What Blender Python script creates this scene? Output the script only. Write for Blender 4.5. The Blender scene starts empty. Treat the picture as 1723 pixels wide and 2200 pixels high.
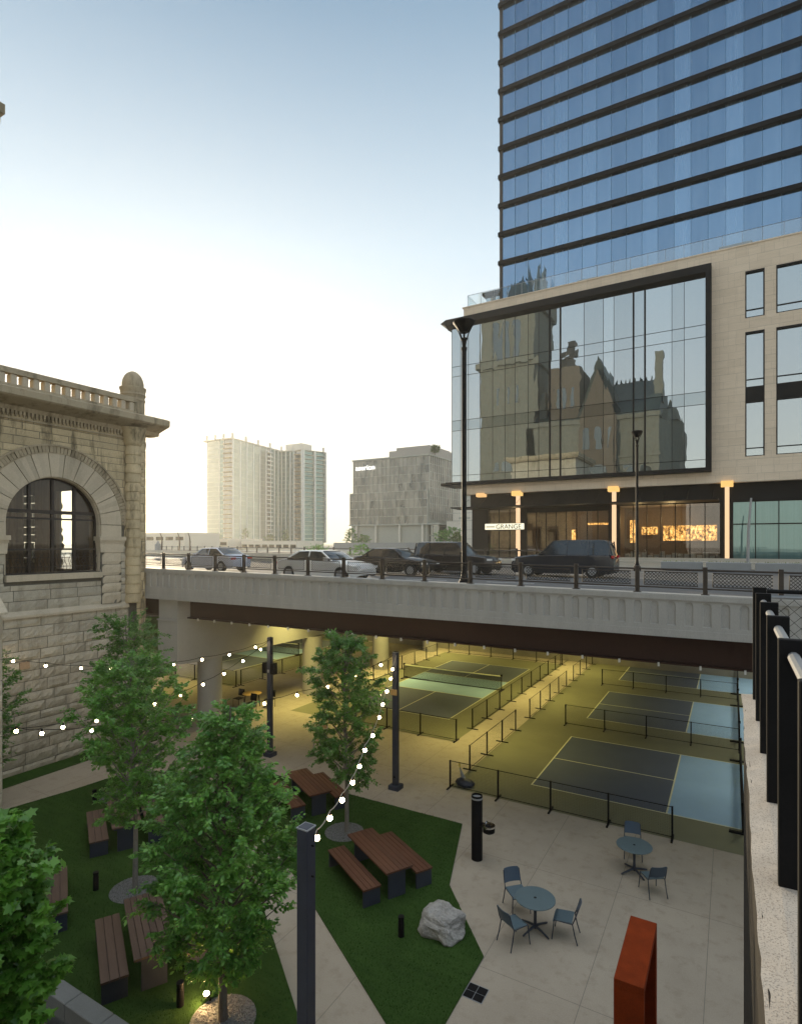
import bpy, math, random
from mathutils import Matrix, Vector
import numpy as np
random.seed(7)
R = math.radians
scene = bpy.context.scene
# ---------------------------------------------------------------- camera
TH = 0.524
cam_d = bpy.data.cameras.new('camera'); cam = bpy.data.objects.new('camera', cam_d)
scene.collection.objects.link(cam); scene.camera = cam
cam.location = (0, 0, 8.869); cam.rotation_euler = (R(90), 0, TH)
cam_d.sensor_fit = 'HORIZONTAL'; cam_d.sensor_width = 36
cam_d.lens = 36*1228.5/1723; cam_d.shift_y = (1168.9-1100)/1723
# horizon lies below the picture centre, so the frame is shifted up
cam_d.clip_start = 0.1; cam_d.clip_end = 5000
# ---------------------------------------------------------------- world and sun
SUN_AZ = (-0.80, 0.60)      # ground direction towards the sun
SUN_EL = R(5.0)
world = bpy.data.worlds.new('World'); scene.world = world; world.use_nodes = True
wn = world.node_tree; wn.nodes.clear()
wo = wn.nodes.new('ShaderNodeOutputWorld'); bg = wn.nodes.new('ShaderNodeBackground')
sky = wn.nodes.new('ShaderNodeTexSky'); sky.sky_type = 'NISHITA'; sky.sun_disc = False
sky.sun_elevation = SUN_EL; sky.sun_rotation = math.atan2(SUN_AZ[0], SUN_AZ[1])
sky.air_density = 1.0; sky.dust_density = 2.2; sky.ozone_density = 2.0; sky.altitude = 0
# the bright glow round the sun is compressed, and pale haze lies along the horizon
gm = wn.nodes.new('ShaderNodeGamma'); gm.inputs[1].default_value = 0.46
hs = wn.nodes.new('ShaderNodeHueSaturation'); hs.inputs['Saturation'].default_value = 1.5
tc = wn.nodes.new('ShaderNodeTexCoord'); sz = wn.nodes.new('ShaderNodeSeparateXYZ')
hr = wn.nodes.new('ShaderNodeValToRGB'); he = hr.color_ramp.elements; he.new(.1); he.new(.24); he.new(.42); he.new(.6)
for e_, (p_, c_) in zip(he, ((0, (.64, .60, .50)), (.12, (.63, .605, .535)), (.27, (.515, .53, .525)), (.45, (.365, .44, .49)), (.70, (.115, .185, .26)), (1.0, (.86, .87, .88)))):  # brightest at the unseen zenith, added to light the courtyard from overhead
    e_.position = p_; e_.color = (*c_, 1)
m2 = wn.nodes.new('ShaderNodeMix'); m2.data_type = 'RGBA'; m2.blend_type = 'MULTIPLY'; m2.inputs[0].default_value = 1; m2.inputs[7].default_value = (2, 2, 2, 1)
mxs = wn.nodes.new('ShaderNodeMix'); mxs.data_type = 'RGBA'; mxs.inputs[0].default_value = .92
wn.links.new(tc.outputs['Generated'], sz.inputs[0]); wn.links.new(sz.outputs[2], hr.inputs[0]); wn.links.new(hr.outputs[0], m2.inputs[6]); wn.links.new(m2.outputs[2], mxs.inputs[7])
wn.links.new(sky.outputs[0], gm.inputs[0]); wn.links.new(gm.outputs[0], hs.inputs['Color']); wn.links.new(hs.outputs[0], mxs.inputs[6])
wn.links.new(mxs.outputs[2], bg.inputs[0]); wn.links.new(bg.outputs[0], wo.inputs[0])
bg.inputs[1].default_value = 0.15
sun_d = bpy.data.lights.new('sun', 'SUN'); sun_d.energy = 1.0; sun_d.angle = R(0.5); sun_d.color = (1, .82, .55)
sun = bpy.data.objects.new('sun', sun_d); scene.collection.objects.link(sun)
sd = Vector((SUN_AZ[0]*math.cos(SUN_EL), SUN_AZ[1]*math.cos(SUN_EL), math.sin(SUN_EL)))
sun.rotation_euler = sd.to_track_quat('Z', 'Y').to_euler(); sun.location = (-60, 60, 40)
scene.view_settings.view_transform = 'Standard'; scene.view_settings.look = 'None'
scene.view_settings.gamma = 1; scene.view_settings.use_curve_mapping = False
scene.view_settings.exposure = 2.7
# ---------------------------------------------------------------- helpers
COL = scene.collection
MW = {}
KID = {}
def link(o, parent=None):
    COL.objects.link(o)
    if parent is not None:
        o.parent = parent; KID.setdefault(parent, []).append(o)
    return o
def tag(o, label=None, cat=None, group=None, kind=None):
    if label: o['label'] = label
    if cat: o['category'] = cat
    if group: o['group'] = group
    if kind: o['kind'] = kind
    return o
def thing(name, label, cat, loc=(0, 0, 0), rz=0, group=None):
    o = bpy.data.objects.new(name, None); o.empty_display_size = .2
    o.location = loc; o.rotation_euler = (0, 0, rz); link(o)
    MW[o] = Matrix.Translation(loc) @ Matrix.Rotation(rz, 4, 'Z')
    return tag(o, label, cat, group)
def dup(root, loc, rz=None, label=None, parent=None):
    c = root.copy(); link(c, parent)
    if parent is None:
        c.location = loc
        if rz is not None: c.rotation_euler = (0, 0, rz)
        if label: c['label'] = label
        MW[c] = Matrix.Translation(c.location) @ Matrix.Rotation(c.rotation_euler[2], 4, 'Z')
    for ch in KID.get(root, []): dup(ch, None, parent=c)
    return c
class MB:
    def __init__(s): s.v = []; s.f = []; s.m = []; s.cm = 0
    def add(s, vs, fs):
        n = len(s.v); s.v += [tuple(p) for p in vs]
        s.f += [tuple(i+n for i in f) for f in fs]; s.m += [s.cm]*len(fs); return s
    def box(s, x0, x1, y0, y1, z0, z1):
        x0, x1 = min(x0, x1), max(x0, x1); y0, y1 = min(y0, y1), max(y0, y1); z0, z1 = min(z0, z1), max(z0, z1)
        return s.add([(x0,y0,z0),(x1,y0,z0),(x1,y1,z0),(x0,y1,z0),(x0,y0,z1),(x1,y0,z1),(x1,y1,z1),(x0,y1,z1)],
                     [(0,3,2,1),(4,5,6,7),(0,1,5,4),(1,2,6,5),(2,3,7,6),(3,0,4,7)])
    def obox(s, c, sz, rz=0, rx=0, ry=0):
        M = Matrix.Translation(c) @ Matrix.Rotation(rz,4,'Z') @ Matrix.Rotation(ry,4,'Y') @ Matrix.Rotation(rx,4,'X')
        a,b,d = [q/2 for q in sz]
        vs = [M @ Vector(p) for p in [(-a,-b,-d),(a,-b,-d),(a,b,-d),(-a,b,-d),(-a,-b,d),(a,-b,d),(a,b,d),(-a,b,d)]]
        return s.add(vs, [(0,3,2,1),(4,5,6,7),(0,1,5,4),(1,2,6,5),(2,3,7,6),(3,0,4,7)])
    def bbox(s, x0, x1, y0, y1, z0, z1, b=.01):
        # box with chamfered vertical and top edges
        P = [(x0+b,y0),(x1-b,y0),(x1,y0+b),(x1,y1-b),(x1-b,y1),(x0+b,y1),(x0,y1-b),(x0,y0+b)]
        cx, cy = (x0+x1)/2, (y0+y1)/2
        Q = [(x+(b if x < cx else -b), y+(b if y < cy else -b)) for x, y in P]
        vs = [(x,y,z0) for x,y in P]+[(x,y,z1-b) for x,y in P]+[(x,y,z1) for x,y in Q]
        fs = [tuple(range(7,-1,-1)), tuple(range(16,24))]
        for k in range(2):
            for i in range(8): j=(i+1)%8; fs.append((k*8+i,k*8+j,k*8+8+j,k*8+8+i))
        return s.add(vs, fs)
    def prism(s, poly, z0, z1):
        n = len(poly)
        vs = [(x,y,z0) for x,y in poly]+[(x,y,z1) for x,y in poly]
        return s.add(vs, [tuple(range(n-1,-1,-1)), tuple(range(n,2*n))]+[(i,(i+1)%n,n+(i+1)%n,n+i) for i in range(n)])
    def prof(s, poly, a0, a1, axis='x'):
        # polygon in (other, z) extruded along axis
        n = len(poly)
        g = (lambda a,p:(a,p[0],p[1])) if axis=='x' else (lambda a,p:(p[0],a,p[1]))
        vs = [g(a0,p) for p in poly]+[g(a1,p) for p in poly]
        return s.add(vs, [tuple(range(n-1,-1,-1)), tuple(range(n,2*n))]+[(i,(i+1)%n,n+(i+1)%n,n+i) for i in range(n)])
    def cyl(s, p0, p1, r0, r1=None, n=10, cap=True):
        return s.tube([p0,p1],[r0,r0 if r1 is None else r1],n,cap)
    def tube(s, pts, r, n=8, cap=True):
        pts = [Vector(p) for p in pts]
        if not isinstance(r,(list,tuple)): r=[r]*len(pts)
        base=len(s.v); prevx=None
        for i,p in enumerate(pts):
            d = (pts[min(i+1,len(pts)-1)]-pts[max(i-1,0)]).normalized()
            if prevx is None:
                a = Vector((0,0,1)) if abs(d.z)<.9 else Vector((1,0,0))
                x = d.cross(a).normalized()
            else: x = (prevx-d*prevx.dot(d)).normalized()
            prevx=x; y=d.cross(x)
            for k in range(n):
                t=2*math.pi*k/n; q=p+(x*math.cos(t)+y*math.sin(t))*r[i]; s.v.append(tuple(q))
        nf=0
        for i in range(len(pts)-1):
            for k in range(n):
                a=base+i*n+k; b=base+i*n+(k+1)%n; s.f.append((a,b,b+n,a+n)); nf+=1
        if cap:
            s.f.append(tuple(base+k for k in range(n-1,-1,-1))); s.f.append(tuple(base+(len(pts)-1)*n+k for k in range(n))); nf+=2
        s.m += [s.cm]*nf
        return s
    def lathe(s, prof, c, n=16):
        base=len(s.v); nf=0
        for r,z in prof:
            for k in range(n):
                t=2*math.pi*k/n; s.v.append((c[0]+r*math.cos(t),c[1]+r*math.sin(t),c[2]+z))
        for i in range(len(prof)-1):
            for k in range(n):
                a=base+i*n+k; b=base+i*n+(k+1)%n; s.f.append((a,b,b+n,a+n)); nf+=1
        s.f.append(tuple(base+k for k in range(n-1,-1,-1))); s.f.append(tuple(base+(len(prof)-1)*n+k for k in range(n))); nf+=2
        s.m += [s.cm]*nf
        return s
    def build(s, name, mat, parent=None, local=False, smooth=False):
        me = bpy.data.meshes.new(name)
        vs = s.v
        if parent is not None:
            M = MW[parent]
            if not local:
                Mi = M.inverted(); vs = [tuple(Mi @ Vector(p)) for p in s.v]
        me.from_pydata(vs, [], s.f)
        mats = mat if isinstance(mat,(list,tuple)) else [mat]
        for m in mats: me.materials.append(m)
        if len(mats)>1: me.polygons.foreach_set('material_index', s.m)
        if smooth: me.polygons.foreach_set('use_smooth',[True]*len(me.polygons))
        me.update(); me.validate()
        o = bpy.data.objects.new(name, me); link(o, parent)
        MW[o] = MW[parent] if parent is not None else Matrix.Identity(4)
        if smooth:
            try: me.set_sharp_from_angle(angle=R(40))
            except Exception: pass
        return o
def struct(name, mb, mat): return tag(mb.build(name, mat), kind='structure')
def single(name, mb, mat, label, cat, group=None, smooth=False, kind=None):
    # a thing that is one mesh: origin moved to the middle of its base
    xs=[p[0] for p in mb.v]; ys=[p[1] for p in mb.v]; zs=[p[2] for p in mb.v]
    c=((min(xs)+max(xs))/2,(min(ys)+max(ys))/2,min(zs))
    mb.v=[(p[0]-c[0],p[1]-c[1],p[2]-c[2]) for p in mb.v]
    o=mb.build(name,mat,smooth=smooth); o.location=c; MW[o]=Matrix.Translation(c)
    return tag(o,label,cat,group,kind)
# ---------------------------------------------------------------- materials
def nt(name):
    m=bpy.data.materials.new(name); m.use_nodes=True; t=m.node_tree; t.nodes.clear()
    return m,t
def N(t,typ,**k):
    n=t.nodes.new(typ)
    for a,b in k.items(): setattr(n,a,b)
    return n
def L(t,a,b): t.links.new(a,b)
def pbsdf(t,color=(.5,.5,.5),rough=.6,metal=0,spec=.5):
    o=N(t,'ShaderNodeOutputMaterial'); p=N(t,'ShaderNodeBsdfPrincipled'); L(t,p.outputs[0],o.inputs[0])
    p.inputs['Base Color'].default_value=(*color,1); p.inputs['Roughness'].default_value=rough
    p.inputs['Metallic'].default_value=metal; p.inputs['Specular IOR Level'].default_value=spec
    return p
def coords(t,world=True):
    if world: return N(t,'ShaderNodeNewGeometry').outputs['Position']
    return N(t,'ShaderNodeTexCoord').outputs['Object']
def noise(t,co,scale,detail=5,rough=.6,stretch=None):
    if stretch:
        mp=N(t,'ShaderNodeMapping'); mp.inputs['Scale'].default_value=stretch; L(t,co,mp.inputs[0]); co=mp.outputs[0]
    n=N(t,'ShaderNodeTexNoise'); n.inputs['Scale'].default_value=scale; n.inputs['Detail'].default_value=detail
    n.inputs['Roughness'].default_value=rough; L(t,co,n.inputs['Vector']); return n.outputs['Fac']
def ramp(t,fac,stops):
    r=N(t,'ShaderNodeValToRGB'); e=r.color_ramp.elements
    while len(e)<len(stops): e.new(.5)
    for i,(p,c) in enumerate(stops): e[i].position=p; e[i].color=(*c,1) if len(c)==3 else c
    L(t,fac,r.inputs[0]); return r.outputs[0]
def mixc(t,fac,a,b,mode='MIX'):
    m=N(t,'ShaderNodeMix',data_type='RGBA',blend_type=mode)
    for s,v in ((m.inputs[0],fac),(m.inputs[6],a),(m.inputs[7],b)):
        if isinstance(v,(int,float)): s.default_value=v
        elif isinstance(v,tuple): s.default_value=(*v,1) if len(v)==3 else v
        else: L(t,v,s)
    return m.outputs[2]
def bump(t,p,h,strength=.3,dist=.02):
    b=N(t,'ShaderNodeBump'); b.inputs['Strength'].default_value=strength; b.inputs['Distance'].default_value=dist
    L(t,h,b.inputs['Height']); L(t,b.outputs[0],p.inputs['Normal']); return b
def mat(name,color,rough=.6,var=.25,scale=4,fine=60,bmp=.2,bd=.01,metal=0,spec=.5,world=False,stretch=None):
    m,t=nt(name); p=pbsdf(t,color,rough,metal,spec); co=coords(t,world)
    n1=noise(t,co,scale,5,.6,stretch); n2=noise(t,co,fine,3,.6,stretch)
    lo=tuple(c*(1-var) for c in color); hi=tuple(min(1,c*(1+var)) for c in color)
    c=ramp(t,n1,[(.3,lo),(.7,hi)])
    c=mixc(t,.5,c,ramp(t,n2,[(.3,lo),(.7,hi)]))
    L(t,c,p.inputs['Base Color'])
    if bmp: bump(t,p,n2,bmp,bd)
    return m
def emis(name,color,s):
    m,t=nt(name); o=N(t,'ShaderNodeOutputMaterial'); e=N(t,'ShaderNodeEmission')
    e.inputs[0].default_value=(*color,1); e.inputs[1].default_value=s; L(t,e.outputs[0],o.inputs[0]); return m
M={}
M['black']=mat('black_metal',(.006,.006,.007),.6,.3,6,80,.1,.003,spec=.15)
M['navy']=mat('navy_steel',(.030,.036,.055),.5,.25,3,60,.1,.003)
M['navy2']=mat('navy_panel',(.022,.030,.050),.5,.25,3,60,.1,.003)
M['bronze']=mat('bronze_rail',(.035,.025,.018),.5,.3,5,60,.1,.003)
M['grey_metal']=mat('grey_metal',(.30,.31,.32),.4,.15,4,60,.05,.002,metal=.3)
M['white']=mat('white_paint',(.75,.75,.72),.55,.08,2,30,.05,.002)
M['line']=mat('court_line_paint',(.62,.62,.42),.7,.08,6,60,.05,.002)
M['court_dark']=mat('court_dark_blue',(.080,.098,.135),.75,.12,.8,90,.15,.002,world=True)
M['court_light']=mat('court_light_blue',(.27,.42,.58),.75,.10,.8,90,.15,.002,world=True)
M['surround']=mat('court_surround_olive',(.155,.155,.092),.8,.18,.6,70,.2,.003,world=True)
M['cap']=mat('pier_concrete',(.40,.39,.36),.8,.10,.8,25,.15,.004,world=True)
M['fascia']=mat('parapet_concrete',(.38,.372,.35),.75,.17,1.4,30,.2,.004,world=True,stretch=(2.2,2.2,.45))
M['girder']=mat('brown_girder',(.042,.016,.010),.7,.25,1.5,30,.1,.004,world=True,stretch=(.5,.5,2))
M['asphalt']=mat('asphalt',(.10,.10,.10),.85,.2,.6,60,.3,.005,world=True)
M['farwall']=mat('far_parapet_concrete',(.42,.39,.33),.85,.12,.5,10,.2,.01,world=True)
M['gravel']=mat('gravel',(.22,.22,.22),.9,.65,30,90,.9,.03,world=True)
M['rust']=mat('rusted_steel',(.21,.033,.007),.9,.4,3,70,.2,.003,world=True,spec=.12)
M['rust_dark']=M['rust']
M['planter']=mat('planter_grey',(.27,.28,.28),.7,.1,2,40,.1,.003)
M['table_green']=mat('cafe_table_metal',(.105,.15,.165),.45,.1,3,60,.1,.002)
M['chair_blue']=mat('cafe_chair_metal',(.05,.08,.12),.5,.15,3,60,.1,.002)
M['chair_blue2']=mat('cafe_chair_seat',(.085,.13,.155),.5,.15,3,60,.1,.002)
M['bark']=mat('bark',(.14,.115,.09),.9,.35,8,50,.7,.01,stretch=(1,1,.3))
M['bark_grey']=mat('grey_bark',(.20,.18,.155),.9,.35,8,50,.7,.01,stretch=(1,1,.3))
M['darkmetal']=mat('dark_cladding',(.009,.009,.0095),.6,.2,1,30,.05,.003,world=True,spec=.2)
M['lowwall']=mat('coping_stone',(.17,.18,.18),.85,.2,2,50,.3,.004,world=True)
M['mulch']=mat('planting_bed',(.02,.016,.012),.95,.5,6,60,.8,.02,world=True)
M['farground']=mat('city_ground',(.30,.28,.23),.9,.25,.05,1,.1,.05,world=True)
M['pale']=mat('pale_render',(.62,.58,.50),.8,.08,.2,4,.05,.01,world=True)
M['bulb']=emis('lit_bulb',(1,.76,.45),12)
M['yellowlamp']=emis('yellow_lamp',(1,.75,.10),6)
M['wood_light']=mat('pale_wood',(.42,.27,.10),.6,.2,6,60,.1,.002,stretch=(1,8,1))
def concrete_yard():
    m,t=nt('courtyard_concrete'); p=pbsdf(t,rough=.85); co=coords(t)
    n1=noise(t,co,.45,6,.65); n2=noise(t,co,45,4,.7); n3=noise(t,co,3,5,.7)
    c=ramp(t,n1,[(.28,(.29,.25,.195)),(.72,(.41,.36,.285))])
    c=mixc(t,.35,c,ramp(t,n2,[(.3,(.24,.205,.155)),(.7,(.47,.415,.335))]))
    c=mixc(t,ramp(t,n3,[(.52,(0,0,0)),(.70,(.6,.6,.6))]),c,(.24,.20,.15))
    sx=N(t,'ShaderNodeSeparateXYZ'); L(t,co,sx.inputs[0])
    def lines(sock,period,off,w):
        a=N(t,'ShaderNodeMath',operation='ADD'); a.inputs[1].default_value=off; L(t,sock,a.inputs[0])
        b=N(t,'ShaderNodeMath',operation='PINGPONG'); b.inputs[1].default_value=period/2; L(t,a.outputs[0],b.inputs[0])
        c=N(t,'ShaderNodeMath',operation='LESS_THAN'); c.inputs[1].default_value=w; L(t,b.outputs[0],c.inputs[0]); return c.outputs[0]
    lx=lines(sx.outputs[0],2.07,2.52,.007); ly=lines(sx.outputs[1],4.14,1.2,.007)
    mx=N(t,'ShaderNodeMath',operation='MAXIMUM'); L(t,lx,mx.inputs[0]); L(t,ly,mx.inputs[1])
    c=mixc(t,mx.outputs[0],c,(.19,.17,.14)); L(t,c,p.inputs['Base Color']); bump(t,p,n2,.25,.004); return m
M['yard']=concrete_yard()
def grass_mat():
    m,t=nt('lawn_turf'); p=pbsdf(t,rough=.95,spec=.1); co=coords(t)
    a=noise(t,co,1.3,5,.6); b=noise(t,co,140,3,.8); s=noise(t,co,.9,4,.6,(1,6,1))
    c=mixc(t,.5,ramp(t,a,[(.3,(.026,.060,.012)),(.7,(.055,.115,.025))]),ramp(t,b,[(.3,(.012,.030,.006)),(.7,(.075,.15,.036))]))
    c=mixc(t,.25,c,ramp(t,s,[(.35,(.015,.04,.008)),(.65,(.05,.10,.02))]))
    L(t,c,p.inputs['Base Color']); bump(t,p,b,.9,.02); return m
M['grass']=grass_mat()
M['lawn_far']=mat('far_lawn',(.16,.26,.03),.9,.4,.8,20,.4,.02,world=True)  # bright green carries the sunlit look of this lawn in its colour
def stone_mat(name,base,stain=.5,warm=(.30,.26,.19),streaks=True):
    m,t=nt(name); p=pbsdf(t,rough=.9,spec=.3); co=coords(t)
    g=N(t,'ShaderNodeNewGeometry'); ri=g.outputs['Random Per Island']
    lo=tuple(c*.78 for c in base); hi=tuple(min(1,c*1.15) for c in base)
    c=ramp(t,ri,[(0,lo),(.5,base),(1,hi)])
    n1=noise(t,co,1.6,6,.65); n2=noise(t,co,28,5,.7); n3=noise(t,co,1.1,6,.7,(1.8,1.8,.35))
    c=mixc(t,ramp(t,n1,[(.4,(0,0,0)),(.7,(.5,.5,.5))]),c,warm)
    c=mixc(t,.35,c,ramp(t,n2,[(.3,tuple(x*.55 for x in base)),(.7,hi)]))
    if streaks: c=mixc(t,ramp(t,n3,[(.50,(0,0,0)),(.64,(stain,)*3)]),c,(.11,.09,.055))
    L(t,c,p.inputs['Base Color']); bump(t,p,n2,.5,.03); return m
M['stone']=stone_mat('limestone_block',(.52,.475,.385),.28)
M['stone_sun_glow']=stone_mat('limestone_sun_glow',(.60,.49,.31),.8)  # golden sun glow is mixed into this stone's colour; stains are its own
M['stone_smooth']=stone_mat('limestone_dressed',(.56,.485,.37),.15,(.46,.39,.28))
M['cornice']=stone_mat('limestone_cornice',(.44,.37,.26),.6,(.34,.28,.18))
M['mortar']=mat('mortar',(.16,.15,.125),.95,.2,5,40,.3,.01,world=True)
def ashlar():
    m,t=nt('tan_stone_cladding'); p=pbsdf(t,rough=.8,spec=.3); co=coords(t)
    sx=N(t,'ShaderNodeSeparateXYZ'); L(t,co,sx.inputs[0]); cb=N(t,'ShaderNodeCombineXYZ')
    ad=N(t,'ShaderNodeMath',operation='ADD'); L(t,sx.outputs[0],ad.inputs[0]); L(t,sx.outputs[1],ad.inputs[1])
    L(t,ad.outputs[0],cb.inputs[0]); L(t,sx.outputs[2],cb.inputs[1])
    cols=[]; facs=[]
    for w,h,off in ((1.55,.62,.37),(2.2,1.24,.5)):
        b=N(t,'ShaderNodeTexBrick'); b.offset=off; b.offset_frequency=2; b.squash=.6; b.squash_frequency=3
        b.inputs['Scale'].default_value=1; b.inputs['Brick Width'].default_value=w; b.inputs['Row Height'].default_value=h
        b.inputs['Mortar Size'].default_value=.012; b.inputs['Mortar Smooth'].default_value=.1
        b.inputs['Color1'].default_value=(.62,.51,.385,1); b.inputs['Color2'].default_value=(.74,.62,.48,1)
        b.inputs['Mortar'].default_value=(.27,.23,.18,1); L(t,cb.outputs[0],b.inputs['Vector']); cols.append(b.outputs[0])
    c=mixc(t,.45,cols[0],cols[1])
    n=noise(t,co,1.5,4,.6,(.5,.5,3)); c=mixc(t,.35,c,ramp(t,n,[(.3,(.55,.455,.34)),(.7,(.76,.64,.50))]))
    L(t,c,p.inputs['Base Color']); bump(t,p,cols[0],.1,.01); return m
M['ashlar']=ashlar()
def glass_wall(name,tint,refl,body_lo,body_hi,stretch=(3,3,.05),wav=.02,wscale=.35,rough=.0,edge=.15):
    # reflective curtain-wall glass: a mirror-like coat over dimly seen curtains and rooms; office body paints reflections
    m,t=nt(name); o=N(t,'ShaderNodeOutputMaterial'); mx=N(t,'ShaderNodeMixShader')
    d=N(t,'ShaderNodeBsdfPrincipled'); g=N(t,'ShaderNodeBsdfGlossy'); co=coords(t)
    n=noise(t,co,1.6,4,.6,stretch); n2=noise(t,co,.3,2,.5)
    geo=N(t,'ShaderNodeNewGeometry')
    c=mixc(t,.5,ramp(t,n,[(.5-edge,body_lo),(.5+edge,body_hi)]),ramp(t,geo.outputs['Random Per Island'],[(0,body_lo),(1,body_hi)]))
    L(t,c,d.inputs['Base Color']); d.inputs['Roughness'].default_value=.6; d.inputs['Specular IOR Level'].default_value=.2
    tv=mixc(t,geo.outputs['Random Per Island'],tuple(x*.84 for x in tint),tint)
    L(t,tv,g.inputs[0]); g.inputs['Roughness'].default_value=rough
    w=noise(t,co,wscale,3,.5,(1,1,.55)); b=N(t,'ShaderNodeBump'); b.inputs['Strength'].default_value=1; b.inputs['Distance'].default_value=wav
    L(t,w,b.inputs['Height']); L(t,b.outputs[0],g.inputs['Normal'])
    mx.inputs[0].default_value=refl; L(t,d.outputs[0],mx.inputs[1]); L(t,g.outputs[0],mx.inputs[2]); L(t,mx.outputs[0],o.inputs[0])
    return m
M['glass_podium']=glass_wall('podium_glass',(.55,.62,.66),.76,(.04,.055,.048),(.12,.145,.13),wav=.004,wscale=.5)
M['glass_spandrel']=glass_wall('spandrel_glass',(.48,.56,.60),.68,(.008,.016,.020),(.015,.028,.032),wav=.005)
M['glass_tower']=glass_wall('tower_glass',(.25,.385,.56),.76,(.008,.02,.045),(.34,.46,.56),stretch=(3.2,3.2,.10),wav=.012,wscale=.4)
M['glass_teal']=glass_wall('teal_glass',(.40,.56,.56),.35,(.07,.15,.15),(.11,.21,.205),wav=.004)
M['glass_office']=glass_wall('office_glass',(.30,.32,.32),.34,(.012,.013,.012),(.34,.30,.24),stretch=(.10,.10,.045),wav=.35,wscale=.12,edge=.03)  # high-contrast blotches in the body colour stand in for city reflections
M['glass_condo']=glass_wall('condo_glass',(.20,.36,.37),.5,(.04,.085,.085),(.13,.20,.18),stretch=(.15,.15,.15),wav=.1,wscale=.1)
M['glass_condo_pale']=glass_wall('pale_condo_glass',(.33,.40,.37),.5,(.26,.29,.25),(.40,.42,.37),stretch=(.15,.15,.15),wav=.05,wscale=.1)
M['glass_dark']=glass_wall('dark_window',(.5,.55,.55),.4,(.02,.022,.022),(.05,.05,.045),wav=.01)
def clear_glass(name,refl=.25,tint=(.9,.95,.94)):
    m,t=nt(name); o=N(t,'ShaderNodeOutputMaterial'); mx=N(t,'ShaderNodeMixShader'); a=N(t,'ShaderNodeBsdfTransparent'); g=N(t,'ShaderNodeBsdfGlossy')
    a.inputs[0].default_value=(*tint,1); g.inputs['Roughness'].default_value=.01
    mx.inputs[0].default_value=refl; L(t,a.outputs[0],mx.inputs[1]); L(t,g.outputs[0],mx.inputs[2]); L(t,mx.outputs[0],o.inputs[0]); return m
M['glass_clear']=clear_glass('clear_glass',.05)
M['glass_shop']=clear_glass('shopfront_glass',.16,(.85,.90,.86))
M['glass_rail']=clear_glass('balustrade_glass',.18,(.82,.88,.88))
def mesh_net(name,cell,w,col=(.01,.01,.01),diag=False,axes=(0,2)):
    m,t=nt(name); o=N(t,'ShaderNodeOutputMaterial'); mx=N(t,'ShaderNodeMixShader'); a=N(t,'ShaderNodeBsdfTransparent')
    p=N(t,'ShaderNodeBsdfPrincipled'); p.inputs['Base Color'].default_value=(*col,1); p.inputs['Roughness'].default_value=.6
    co=coords(t,False); sx=N(t,'ShaderNodeSeparateXYZ'); L(t,co,sx.inputs[0])
    X,Z=sx.outputs[axes[0]],sx.outputs[axes[1]]
    if diag:
        s1=N(t,'ShaderNodeMath',operation='ADD'); L(t,X,s1.inputs[0]); L(t,Z,s1.inputs[1])
        s2=N(t,'ShaderNodeMath',operation='SUBTRACT'); L(t,X,s2.inputs[0]); L(t,Z,s2.inputs[1]); X,Z=s1.outputs[0],s2.outputs[0]
    r=[]
    for q in (X,Z):
        b=N(t,'ShaderNodeMath',operation='PINGPONG'); b.inputs[1].default_value=cell/2; L(t,q,b.inputs[0])
        c=N(t,'ShaderNodeMath',operation='LESS_THAN'); c.inputs[1].default_value=w; L(t,b.outputs[0],c.inputs[0]); r.append(c.outputs[0])
    mm=N(t,'ShaderNodeMath',operation='MAXIMUM'); L(t,r[0],mm.inputs[0]); L(t,r[1],mm.inputs[1])
    L(t,mm.outputs[0],mx.inputs[0]); L(t,a.outputs[0],mx.inputs[1]); L(t,p.outputs[0],mx.inputs[2]); L(t,mx.outputs[0],o.inputs[0]); return m
M['netx']=mesh_net('court_mesh_x',.05,.0016,axes=(0,2))
M['nety']=mesh_net('court_mesh_y',.05,.0016,axes=(1,2))
M['gamenet']=mesh_net('game_net',.05,.008,axes=(1,2))
M['gamenetx']=mesh_net('game_net_x',.05,.008,axes=(0,2))
M['railmesh']=mesh_net('rail_diamond_mesh',.09,.011,diag=True)
def wood_mat(name,c0,c1):
    m,t=nt(name); p=pbsdf(t,rough=.55); co=coords(t,False); g=N(t,'ShaderNodeNewGeometry')
    n=noise(t,co,2.2,6,.65,(1,14,14)); n2=noise(t,co,1.2,3,.5)
    c=mixc(t,.45,ramp(t,n,[(.3,c0),(.7,c1)]),ramp(t,g.outputs['Random Per Island'],[(0,c0),(1,c1)]))
    c=mixc(t,.2,c,ramp(t,n2,[(.3,c0),(.7,c1)]))
    L(t,c,p.inputs['Base Color']); bump(t,p,n,.2,.003); return m
M['wood']=wood_mat('brown_slats',(.050,.018,.009),(.135,.052,.026))
M['wood_grey']=wood_mat('weathered_slats',(.055,.033,.024),(.125,.078,.058))
def leaf_mat(name,c0,c1,c2):
    m,t=nt(name); o=N(t,'ShaderNodeOutputMaterial'); p=N(t,'ShaderNodeBsdfPrincipled'); tr=N(t,'ShaderNodeBsdfTranslucent'); mx=N(t,'ShaderNodeMixShader')
    g=N(t,'ShaderNodeNewGeometry'); co=coords(t,False); n=noise(t,co,2.5,3,.5)
    c=mixc(t,.45,ramp(t,g.outputs['Random Per Island'],[(0,c0),(.55,c1),(1,c2)]),ramp(t,n,[(.35,c0),(.65,c2)]))
    L(t,c,p.inputs['Base Color']); p.inputs['Roughness'].default_value=.38; p.inputs['Specular IOR Level'].default_value=.55
    L(t,mixc(t,.5,c,(.30,.55,.07)),tr.inputs[0]); mx.inputs[0].default_value=.33
    L(t,p.outputs[0],mx.inputs[1]); L(t,tr.outputs[0],mx.inputs[2]); L(t,mx.outputs[0],o.inputs[0]); return m
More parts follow.
